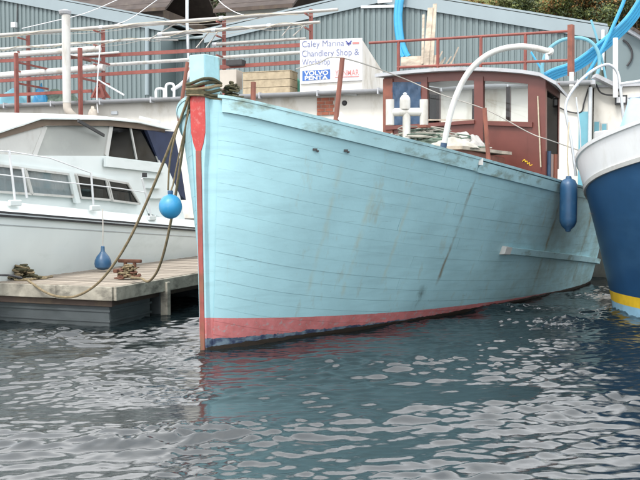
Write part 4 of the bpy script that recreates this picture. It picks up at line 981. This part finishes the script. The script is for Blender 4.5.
# cleats
def cleat(label, e, w_, rz):
    o = thing('mooring_cleat', label, 'cleat', PP(e, w_, PT), rz)
    bevel(MB().box((0, 0, .008), (.3, .12, .016)).build('base', mt['rust'], o), .004)
    for x in (-.09, .09): MB().tube([(x, 0, .01), (x, 0, .1)], .032, 10).build('leg', mt['rust'], o)
    bevel(MB().box((0, 0, .12), (.44, .07, .06)).build('horn_bar', mt['rust'], o), .015)
c_ = onz(130, 268, PT); d_ = c_-PC; ce, cw = d_.dot(PE), d_.dot(PW)
cleat('rusty red double post cleat standing bare on the pontoon', ce, cw, math.atan2(FD.y, FD.x))
c_ = onz(124, 278, PT); d_ = c_-PC; cleat('rusty cleat buried in coiled rope at the pontoon corner', d_.dot(PE), d_.dot(PW)+.02, math.atan2(PE.y, PE.x))
c2 = onz(129, 279.5, PT); tangle('rope_coil', 'tan rope wound round the cleat at the pontoon corner', 'rope', c2, .2, .15, .22, [mt['rope'], mt['rust']], 24, .014, FD, 5)
c3 = onz(20, 279.5, PT); tangle('rope_coil', 'brown rope heap on the pontoon end near the cruiser bow', 'rope', c3, .3, .2, .24, [mt['rope'], mt['ropegreen']], 30, .014, FD, 6)
pipe('rope_tail', 'dark rope tail lying on the pontoon beside the rope heap', [onz(x, y, PT+.015) for x, y in ((24, 280), (32, 279.5), (40, 278.3), (47, 277.6), (52, 276.5))], .02, mt['rope'], 'rope')
pipe('rope_tail', 'dark mooring line running off the rope heap along the cruiser', [onz(22, 278, PT+.08), onz(10, 275.5, PT+.12), onz(-4, 275, PT+.13), onz(-30, 274, PT+.1)], .016, mt['blackr'], 'rope')
# mooring ropes from the stem
def lerp_rope(name, label, pts, y0, y1, m, r, end=None):
    P = []
    for i, (x, y) in enumerate(pts): P.append(ony(x, y, y0+(y1-y0)*i/(len(pts)-1)))
    if end: P[-1] = end
    return pipe(name, label, P, r, m, 'rope', 'mooring ropes')
ys = BF.w((0, 0, 2.9)).y
lerp_rope('mooring_rope', 'long mooring rope drooping from the stem across the pontoon end', [(190, 93), (181, 118), (169, 148), (157, 178), (144, 208), (130, 238), (114, 264), (97, 284), (78, 295.5), (62, 297), (46, 292.5), (31, 281.5)], ys-.1, 12.45, mt['rope'], .017, onz(28, 280.5, PT+.03))
lerp_rope('mooring_rope', 'shorter mooring rope hanging from the stem to the coiled cleat', [(191, 94), (187, 120), (182.5, 150), (178, 180), (173, 210), (167, 240), (161, 262), (155, 275), (148, 281.5), (141, 278.5), (135, 272.5)], ys-.05, 12.6, mt['rope'], .017, onz(131, 277.5, PT+.06))
lerp_rope('mooring_rope', 'light line slanting from the stem past the blue buoy', [(189, 95), (183, 112), (176, 133), (170, 160), (168, 190)], ys-.08, 10.6, mt['rope'], .011)

# ---------------------------------------------------------------- fenders
def buoy(label, px, py, y, rpx):
    c = ony(px, py, y); r = rpx/F*y; o = thing('buoy_fender', label, 'fender', c)
    prof = [(r*math.sin(math.pi*i/14), -r*1.06*math.cos(math.pi*i/14)) for i in range(13)]+[(r*.22, r*1.02), (r*.2, r*1.25), (r*.1, r*1.28)]
    prof[0] = (.005, -r*1.06)
    MB().lathe(prof, (0,0,0), 24).build('body', mt['fender'], o, smooth=True)
    MB().lathe([(r*.23, 0), (r*.24, .02), (r*.23, .04)], (0, 0, r*1.08), 14).build('eye_collar', mt['fenderdk'], o)
    return o, c, r
o, c, r = buoy('round bright blue buoy fender hanging by the bow', 170.5, 206.5, 10.5, 11.6)
MB().tube([(0, 0, r*1.2), tuple(ony(173, 185, 10.5)-c), tuple(ony(178, 160, 10.45)-c), tuple(ony(189, 110, ys-.02)-c)], .011, 6).build('lanyard', mt['rope'], o)
def longf(label, px, yt, yb, y, rpx, m, top, name='cylinder_fender', rm='ropepale', shape='cyl'):
    A, B = ony(px, yt, y), ony(px, yb, y); r = rpx/F*y; h = A.z-B.z; o = thing(name, label, 'fender', B)
    if shape == 'cyl': prof = [(.02, 0), (r*.3, .01), (r*.35, .04), (r*.75, .09), (r*.97, .16), (r, .22), (r, h-.2), (r*.97, h-.14), (r*.75, h-.07), (r*.35, h-.04), (r*.3, h-.005), (.02, h)]
    else: prof = [(.02, 0), (r*.6, .015), (r*.92, r*.35), (r, r*.75), (r*.95, r*1.15), (r*.75, r*1.6), (r*.42, r*2.0), (r*.25, r*2.25), (r*.22, h-.01), (.02, h)]
    MB().lathe(prof, (0,0,0), 22).build('body', m, o, smooth=True)
    if top: MB().tube(spline([(0, 0, h-.01)]+[tuple(Vector(q)-B) for q in top], 4), .01, 6).build('lanyard', mt[rm], o)
    return o
longf('dark blue teardrop fender hanging on the white cruiser', 103, 246, 270, 14.55, 8.4, mt['fenderdk'], [ony(103, 230, 14.6), ony(102.5, 209, 14.75)], 'teardrop_fender', 'wire', 'tear')
longf('long blue cylinder fender between the pale blue and dark blue boats', 568, 176, 232, 14.6, 8.6, mt['fenderdk'], [ony(567.5, 160, 14.65), ony(568, 140, 14.65), ony(569, 122, 14.7)])

# ---------------------------------------------------------------- white cruiser
CP = onz(45, 277, PT); CE = PE; CN = Vector((PE.y, -PE.x, 0))    # CN: outward to the pontoon
cr = thing('motor_cruiser', 'white motor cruiser with navy canopy lying behind the pontoon', 'boat', Vector((CP.x, CP.y, 0)), math.atan2(CE.y, CE.x)); CF = Frame(cr); L = CF.l
def CPt(px, py, inset=0.0): return L(onplane(px, py, Vector((CP.x, CP.y, 0))-CN*inset, CN))
# local: x = aft, y = to port side away (CN = -y)
r0 = CPt(0, 214.5); r1 = CPt(185, 229); 
def railz(x): return r0.z+(r1.z-r0.z)*(x-r0.x)/(r1.x-r0.x)
XB, XS = -5.2, r1.x+.9; BM = 3.1
def cside(x, z):   # outward y (negative toward pontoon), symmetrical half breadth about y = BM/2
    t_ = min(1, max(0, (x-XB)/5.0)); hbr = BM/2*(1-(1-t_)**2.2)**.8
    zz = z/railz(x); fl2 = 1-.16*(1-min(1, max(0, zz)))**1.3*(1+1.2*(1-t_))
    return hbr*fl2
def choff(x, z, s, d=0): return Vector((x, BM/2-s*(cside(x, z)+d), z))
def loft(name, zf, m, par, d=0.0, n=40, sides=(1, -1), x1=None):
    mb = MB(); nz = len(zf(0))
    for s in sides:
        vs = []
        for i in range(n+1):
            x = XB+((x1 or XS)-XB)*i/n
            for z in zf(x): vs.append(choff(x, z, s, d))
        mb.add(vs, [(i*nz+j, (i+1)*nz+j, (i+1)*nz+j+1, i*nz+j+1) for i in range(n) for j in range(nz-1)])
    return mb.build(name, m, par, smooth=True)
ch = loft('hull', lambda x: [-.5+(railz(x)+.5)*j/8 for j in range(9)], mt['gel'], cr)
# transom
zs_ = [-.5+(railz(XS)+.5)*j/8 for j in range(9)]
MB().add([choff(XS, z, s) for s in (1, -1) for z in zs_], [(j, j+1, 9+j+1, 9+j) for j in range(8)]).build('transom', mt['gel'], cr)
def crail(name, z0, z1, d, m, par):
    for s in (1, -1):
        vs = []; n = 40
        for i in range(n+1):
            x = XB+.05+(XS-XB-.05)*i/n; z = railz(x)
            vs += [choff(x, z+z0, s, -.02), choff(x, z+z0, s, d), choff(x, z+z1, s, d), choff(x, z+z1, s, -.02)]
        MB().add(vs, [(4*i+k, 4*i+4+k, 4*i+4+(k+1) % 4, 4*i+(k+1) % 4) for i in range(n) for k in range(4)]+[(0,1,2,3), (4*n+3,4*n+2,4*n+1,4*n)]).build(name, m, par, smooth=True)
crail('rubbing_band', .05, -.03, .035, mt['blackr'], cr)
crail('rubbing_insert', .018, .0, .042, mt['galv'], cr)
crail('styling_line', -.135, -.15, .004, mt['galv'], cr)
# topsides above the band up to deck (toe rail)
dk0 = CPt(0, 196.5, .12); dk1 = CPt(150, 212, .12)
def dkz(x): return railz(x)+.2
vs = []; n = 40
mb = MB()
for i in range(n+1):
    x = XB+(XS-XB)*i/n; a = choff(x, railz(x)+.05, 1, -.0); b = choff(x, dkz(x), 1, -.1); c = choff(x, dkz(x), -1, -.1); d = choff(x, railz(x)+.05, -1, 0)
    vs += [a, b, c, d]
mb.add(vs, [(4*i+k, 4*i+4+k, 4*i+5+k, 4*i+1+k) for i in range(n) for k in range(3)]+[tuple(4*n+k for k in (0, 1, 2, 3))]).build('deck', mt['gel'], cr)
# lower cabin: side at inset .35
IN = .38
def cpoly(name, pts, inset, th, m, par, mirror=False):
    P = [CPt(x, y, inset) for x, y in pts]
    return MB().prism(P, (0, th, 0)).build(name, m, par)
# cabin block
y0c, y1c = IN, BM-IN
ct = [(-60, 156.5), (0, 160), (60, 171), (70, 172), (137, 183)]
xs = [CPt(x, y, IN) for x, y in ((-80, 155), (0, 162.5), (64, 171), (108, 178))]
cab = MB()
xe = CPt(150, 215, IN).x; xt = CPt(134, 184, IN).x
prof = [(CPt(-80, 155, IN).x, dkz(-3)-.05), (CPt(-80, 155, IN).x, CPt(-80, 153, IN).z), (CPt(0, 161.5, IN).x, CPt(0, 161.5, IN).z), (CPt(66, 170.5, IN).x, CPt(66, 170.5, IN).z), (xt, CPt(134, 180, IN).z), (xe, dkz(xe)-.05)]
cabin = MB().prism([(x, y0c, z) for x, z in prof], (0, y1c-y0c, 0)).build('cabin', mt['gel'], cr)
wins = [([(-30, 162), (23, 168.5), (30, 194), (-30, 190)], 'curtain'), ([(24.5, 169), (69, 174.5), (73, 197), (31.5, 194)], 'curtain'), ([(75.5, 174.5), (105, 179.5), (110, 200), (80, 197.5)], 'dark'), ([(107, 180), (127, 183.5), (139, 204), (112, 200.5)], 'dark')]
for pts, mm in wins:
    wn = cpoly('window', pts, IN+.004-.012, .012, mt[mm] if mm != 'dark' else mt['dark'], cabin)
    if mm == 'curtain':
        A, B, C_, D_ = [CPt(x, y, IN-.03) for x, y in pts]; n = 40; vs = []
        for i in range(n+1):
            t_ = i/n; wv = .012*math.sin(i*1.7)+.008*math.sin(i*.9)
            vs += [A.lerp(B, t_)+Vector((0, -wv*.6, 0)), D_.lerp(C_, t_)+Vector((0, -wv*.6, 0))]
        MB().add(vs, [(2*i, 2*i+2, 2*i+3, 2*i+1) for i in range(n)]).build('curtain', mt['curtain'], wn, smooth=True, fix=False)
    else:
        for k in range(3):
            cx = sum(p[0] for p in pts)/4+(k-1)*7; cy = sum(p[1] for p in pts)/4+5
            MB().box(CPt(cx, cy, IN-.012), (.2, .01, .14)).build('cabin_interior', mt['curtain'] if k != 1 else mt['rust'], wn)
    cpoly('pane', pts, IN-.055, .005, mt['glass' if mm == 'curtain' else 'glassd'], wn)
    for i in range(4):
        a, b = CPt(*pts[i], IN-.05), CPt(*pts[(i+1) % 4], IN-.05)
        MB().bar(a, b, .06, .035, (0, 1, 0) if False else (0, 0, 1)).build('window_frame', mt['white'], wn)
# mullion strip between pane groups
cpoly('mullion', [(69.5, 173), (74, 174), (81, 203), (76.5, 203)], IN-.1, .06, mt['gel'], cabin)
# coach roof / upper coaming
UI = .5
up = [(-60, 160), (24, 155.5), (105, 156), (172, 169), (178, 176), (182, 196), (188, 240), (150, 235), (134, 183), (64, 171.5), (0, 163), (-60, 157)]
u = [(-80, 153), (-40, 151), (-5, 154), (30, 155.5), (106, 156), (166, 163.5), (180, 196), (186, 225), (148, 213), (134, 182), (64, 171.5), (0, 162.5), (-80, 155.5)]
P = [CPt(x, y, UI-.08) for x, y in u]
coam = MB().prism(P, (0, BM-2*(UI-.08), 0)).build('coaming', mt['gel'], cr)
P = [CPt(x, y, UI-.16) for x, y in ((106, 157.5), (163, 164.5), (165, 173), (106, 166.5))]
MB().prism(P, (0, .05, 0)).build('coaming_panel', mt['gel'], coam)
# steps moulded into the quarter
for i, (x, y) in enumerate(((152, 178), (155, 188), (158, 198))):
    MB().box(CPt(x, y, UI-.14), (.5, .1, .015)).build('moulded_rib', mt['gel'], coam)
# wheelhouse frames and glass, near side and far side
def both(px, py, inset):
    a = CPt(px, py, inset); return a, Vector((a.x, BM-a.y, a.z))
fr_pts = [((33.5, 155.5), (44.5, 126)), ((105.5, 156), (110.5, 125)), ((136, 159.5), (130, 128)), ((159, 163.5), (147, 131))]
whs = MB().box(CPt(80, 156.2, UI+.4)+Vector((0, .6, -.02)), (.1, .1, .03)).build('wheelhouse', mt['gel'], cr)
for (b_, t_), wd in zip(fr_pts, (.09, .11, .035, .05)):
    for s in (0, 1):
        A, B = both(*b_, UI)[s], both(*t_, UI+.05)[s]
        MB().bar(A, B, .05, wd, (1, 0, 0)).build('window_post', mt['white'], whs)
for i in range(3):
    (b0, t0), (b1, t1) = fr_pts[i], fr_pts[i+1]
    for s in (0, 1):
        P = [both(*b0, UI)[s], both(*b1, UI)[s], both(*t1, UI+.05)[s], both(*t0, UI+.05)[s]]
        MB().prism(P, (0, .006, 0)).build('side_pane', mt['greypane'] if i == 0 else mt['glassd'], whs)
# raked front screen
fb, ft = both(-70, 156, UI), both(44.5, 126, UI+.05)
f0 = CPt(-22, 156, UI); 
A0, A1 = both(-25, 156, UI), both(44, 126, UI+.05)
MB().prism([A0[0], A0[1], A1[1], A1[0]], (0, 0, .008)).build('front_screen', mt['glass'], whs)
P = [CPt(-25, 156, UI), CPt(32, 155.5, UI), CPt(43, 127, UI+.02), CPt(10, 134, UI+.02), CPt(-25, 145, UI)]
for s in (0, 1):
    Q = [p if s == 0 else Vector((p.x, BM-p.y, p.z)) for p in P]
    MB().prism(Q, (0, .03, 0)).build('cheek_panel', mt['white'], whs)
# interior: seats and dash
for x, y in ((70, 150), (90, 151)): bevel(MB().box(CPt(x, y, UI+1.2), (.1, .5, .55)).build('helm_seat', mt['lwhite'], whs), .03)
MB().box(CPt(128, 158, UI+1.0), (.5, .5, .35)).build('helm_console', mt['tarp'], whs)
# roof
tp = [(-30, 137.5), (0, 131.5), (22, 124), (42, 117.5), (72, 118), (110, 118.5), (140, 121.5), (172, 129)]
vs = []; N = len(tp); RY = [-.05, .25, BM/2-.5, BM-.5-.5+.25+.25-.0]
for x, y in tp:
    a = CPt(x, y, UI-.1); yl_, yh = a.y, BM-a.y
    for t_, dz in ((0, 0), (.12, .06), (.5, .12), (.88, .06), (1, 0)): vs.append(Vector((a.x, yl_+(yh-yl_)*t_, a.z+dz-.0)))
    for t_, dz in ((1, -.0), (0, -.0)): vs.append(Vector((a.x, yl_+(yh-yl_)*t_, a.z+dz-.025)))
rf = MB().add(vs, [(7*i+k, 7*i+7+k, 7*i+7+(k+1) % 7, 7*i+(k+1) % 7) for i in range(N-1) for k in range(7)]+[tuple(range(7)), tuple(7*(N-1)+k for k in reversed(range(7)))]).build('roof', mt['gel'], whs, smooth=True)
# board under the overhang, the underside's shade put into its dark colour
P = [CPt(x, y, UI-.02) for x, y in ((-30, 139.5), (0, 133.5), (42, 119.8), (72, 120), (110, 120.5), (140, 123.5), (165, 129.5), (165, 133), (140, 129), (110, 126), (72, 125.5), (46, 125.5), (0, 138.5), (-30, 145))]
MB().prism(P, (0, .02, 0)).build('underside_shade_board', mt['undershade'], rf)
MB().bar(CPt(78, 120.5, UI-.16), CPt(104, 135.5, UI-.06), .03, .05).build('wiper', mt['blackr'], whs)
MB().bar(CPt(140, 120.5, UI+.2)+Vector((0,0,.06)), CPt(160, 126, UI+.2)+Vector((0,0,.08)), .03, .05).build('roof_rail', mt['lwhite'], rf)
# navy aft canopy
P = [CPt(x, y, UI-.02) for x, y in ((147, 130), (174, 131.5), (180, 160), (186, 200), (172, 188), (160, 164))]
MB().prism(P, (0, BM-2*UI+.04, 0)).build('canopy', mt['navy'], cr)
# guard rail
sts = [(9, 150, 15, 197.5), (22.5, 168, 27, 195.5), (91, 172, 93.5, 203.5), (142, 178.5, 151, 213)]
for x0, y0, x1, y1 in sts: MB().tube([CPt(x0, y0, .16), CPt(x1, y1+2.5, .14)], .018, 8).build('stanchion', mt['lwhite'], cr, smooth=True)
MB().tube([CPt(x, y, .16) for x, y in ((-40, 169.5), (12, 176), (60, 182), (92, 185), (120, 188.5), (146, 192.5))], .01, 6).build('guard_wire', mt['lwhite'], cr)
MB().tube([CPt(x, y, .16) for x, y in ((-40, 148), (9, 151.5), (50, 158), (91, 173))], .009, 6).build('guard_wire', mt['lwhite'], cr)
for x, y in ((15, 203), (95, 208), (152, 218)): bevel(MB().box(CPt(x, y, .03), (.26, .05, .09)).build('reflection_block', mt['gel'], cr), .015)  # small pale blocks added to stand for faint reflections on the side
MB().box(CPt(144.5, 175, .2), (.08, .06, .08)).build('deck_lamp', mt['blackr'], cr)

# ---------------------------------------------------------------- dark blue boat at the right
def right_boat():
    # axis runs from stern (far) to bow (near camera, out of frame to the right)
    st0 = onz(601, 303, 0); ax = Vector((.2, -.98, 0)).normalized(); pt = Vector((-.98, -.2, 0)).normalized()   # outward to image left
    BMh = 1.85; org = st0-pt*1.1-ax*.9
    o = thing('blue_boat', 'dark blue boat hull with white bulwark and yellow stripe', 'boat', org, math.atan2(ax.y, ax.x)); Fr = Frame(o); L = Fr.l
    Lb = 10.0
    def zsh(x): return 2.1+.62*(1-math.exp(-max(0, x-.4)/2.0))+.05*x
    def hbr(x, z):
        zs = zsh(x); t_ = max(0, z/zs)
        a = min(1, max(0, x)/2.6); f0 = (1-(1-a)**2.3)**.62
        c = min(1, max(0, (Lb-x))/5.0); f1 = (1-(1-c)**2)**.75
        wl = 1.45*f0*f1; s_ = (BMh+.1)*f0**.8*f1**.8
        return max(.02, wl+(s_-wl)*t_**1.1)
    def P(x, z, s, d=0): 
        lo = .55*(1-z/zsh(x)) if x < 2.6 else 0     # counter overhang
        xx = x+lo*max(0, 1-x/2.6)
        return Vector((xx, -s*(hbr(x, z)+d), z))
    # local y: with x=ax, y = z cross x ; port/starboard both built
    def lofts(name, zt, zb, m, d, n=44, nz=6, par=None):
        mb = MB()
        for s in (1, -1):
            vs = []
            for i in range(n+1):
                x = Lb*(i/n)**1.5
                for j in range(nz+1): z = zb(x)+(zt(x)-zb(x))*j/nz; vs.append(P(x, z, s, d))
            mb.add(vs, [(i*(nz+1)+j, (i+1)*(nz+1)+j, (i+1)*(nz+1)+j+1, i*(nz+1)+j+1) for i in range(n) for j in range(nz)])
        return mb.build(name, m, par or o, smooth=True)
    m1 = M('dark_blue_hull_paint', (.016, .06, .14), .3, .2, 1.2, (.035, .1, .2), .5, 2, (.4, .4, 1), bmp=.03)
    m2 = M('pale_blue_bottom_paint', (.25, .45, .6), .5, .1, 3, (.1, .15, .15), .5, 3)
    lofts('hull', lambda x: zsh(x)-.46, lambda x: .29, m1, 0)
    lofts('yellow_stripe', lambda x: .29, lambda x: .13, mt['yellow'], .0, nz=2)
    lofts('bottom', lambda x: .13, lambda x: -.4, m2, 0, nz=3)
    lofts('bulwark', lambda x: zsh(x), lambda x: zsh(x)-.46, mt['bulw'], .015, nz=3)
    lofts('bulwark_inside', lambda x: zsh(x), lambda x: zsh(x)-.8, mt['white'], -.07, nz=3)
    # cap and rubbing bead
    for nm, dz0, dz1, d0, d1, m in (('cap_rail', .05, .0, -.1, .045, mt['bulw']), ('rubbing_bead', -.43, -.49, -.01, .035, mt['white'])):
        for s in (1, -1):
            vs = []; n = 50
            for i in range(n+1):
                x = Lb*(i/n)**1.5; z = zsh(x); vs += [P(x, z+dz0, s, d0), P(x, z+dz0, s, d1), P(x, z+dz1, s, d1), P(x, z+dz1, s, d0)]
            MB().add(vs, [(4*i+k, 4*i+4+k, 4*i+4+(k+1) % 4, 4*i+(k+1) % 4) for i in range(n) for k in range(4)]).build(nm, m, o, smooth=True)
    mb = MB(); vs = []
    for i in range(31):
        x = .2+(Lb-.4)*i/30; b = hbr(x, 1.5)-.02; vs += [(x, -b, 1.5), (x, b, 1.5)]
    mb.add(vs, [(2*i, 2*i+2, 2*i+3, 2*i+1) for i in range(30)]).build('deck', mt['wood'], o, fix=False)
    # stern gantry of bent tube and hand rail (in the vertical plane over the near side)
    pl = Vector((0, 1, 0)); y1 = 15.0
    Q = lambda x, y, yy=y1: L(ony(x, y, yy))
    MB().tube(spline([Q(576, 176), Q(571, 140), Q(567, 120), Q(565.5, 107), Q(569, 96), Q(579, 82), Q(592, 71), Q(604, 65), Q(612, 66), Q(618, 74), Q(620.5, 90), Q(623, 115), Q(627, 160)], 6), .024, 10).build('stern_gantry', mt['galv'], o, smooth=True)
    MB().tube([Q(576, 97), Q(580, 130), Q(582, 176)], .012, 6).build('gantry_stay', mt['galv'], o)
    MB().tube([Q(620, 84), Q(645, 80.5, 14.5), Q(700, 74, 12.5)], .024, 8).build('hand_rail', mt['lwhite'], o, smooth=True)
    MB().tube([Q(700, 74, 12.5), Q(702, 160, 12.5)], .024, 8).build('rail_post', mt['lwhite'], o, smooth=True)
    bevel(MB().box(Q(607, 146, 15.1), (.35, .3, .5)).build('deck_box', mt['lwhite'], o), .02)
    return o
rbt = right_boat()
# blue tarpaulin tent on the right boat
tp = thing('tarpaulin_cover', 'pale blue tarpaulin tent on the deck of the dark blue boat', 'tarpaulin', ony(640, 150, 14.2)); L = Frame(tp).l
n = 22; vs = []
ridge0, ridge1 = ony(629, 98, 14.7), ony(720, 88, 13.0); b0, b1 = ony(607, 150, 14.5), ony(690, 165, 12.4); c0, c1 = ridge0*2-b0, ridge1*2-b1
c0.z, c1.z = b0.z, b1.z
for i in range(n+1):
    u = i/n
    for j in range(n+1):
        v = j/n*2-1; R0 = ridge0.lerp(ridge1, u); E0 = (b0.lerp(b1, u) if v < 0 else c0.lerp(c1, u)); q = R0.lerp(E0, abs(v)**1.15)
        q = q+Vector((0, 0, .05*math.sin(u*17+v*3)*abs(v)*(1-abs(v))*4))+Vector((-.03*math.sin(u*23+v*2), 0, 0)); vs.append(L(q))
MB().add(vs, [(i*(n+1)+j, (i+1)*(n+1)+j, (i+1)*(n+1)+j+1, i*(n+1)+j+1) for i in range(n) for j in range(n)]).build('cloth', mt['tarpale'], tp, smooth=True, fix=False)
MB().tube([L(ridge0+Vector((0,0,.0))), L(ridge1)], .03, 8).build('ridge_pole', mt['galv'], tp)
MB().tube([L(ridge0), L(Vector((ridge0.x, ridge0.y, 1.5)))], .03, 8).build('tent_post', mt['galv'], tp)
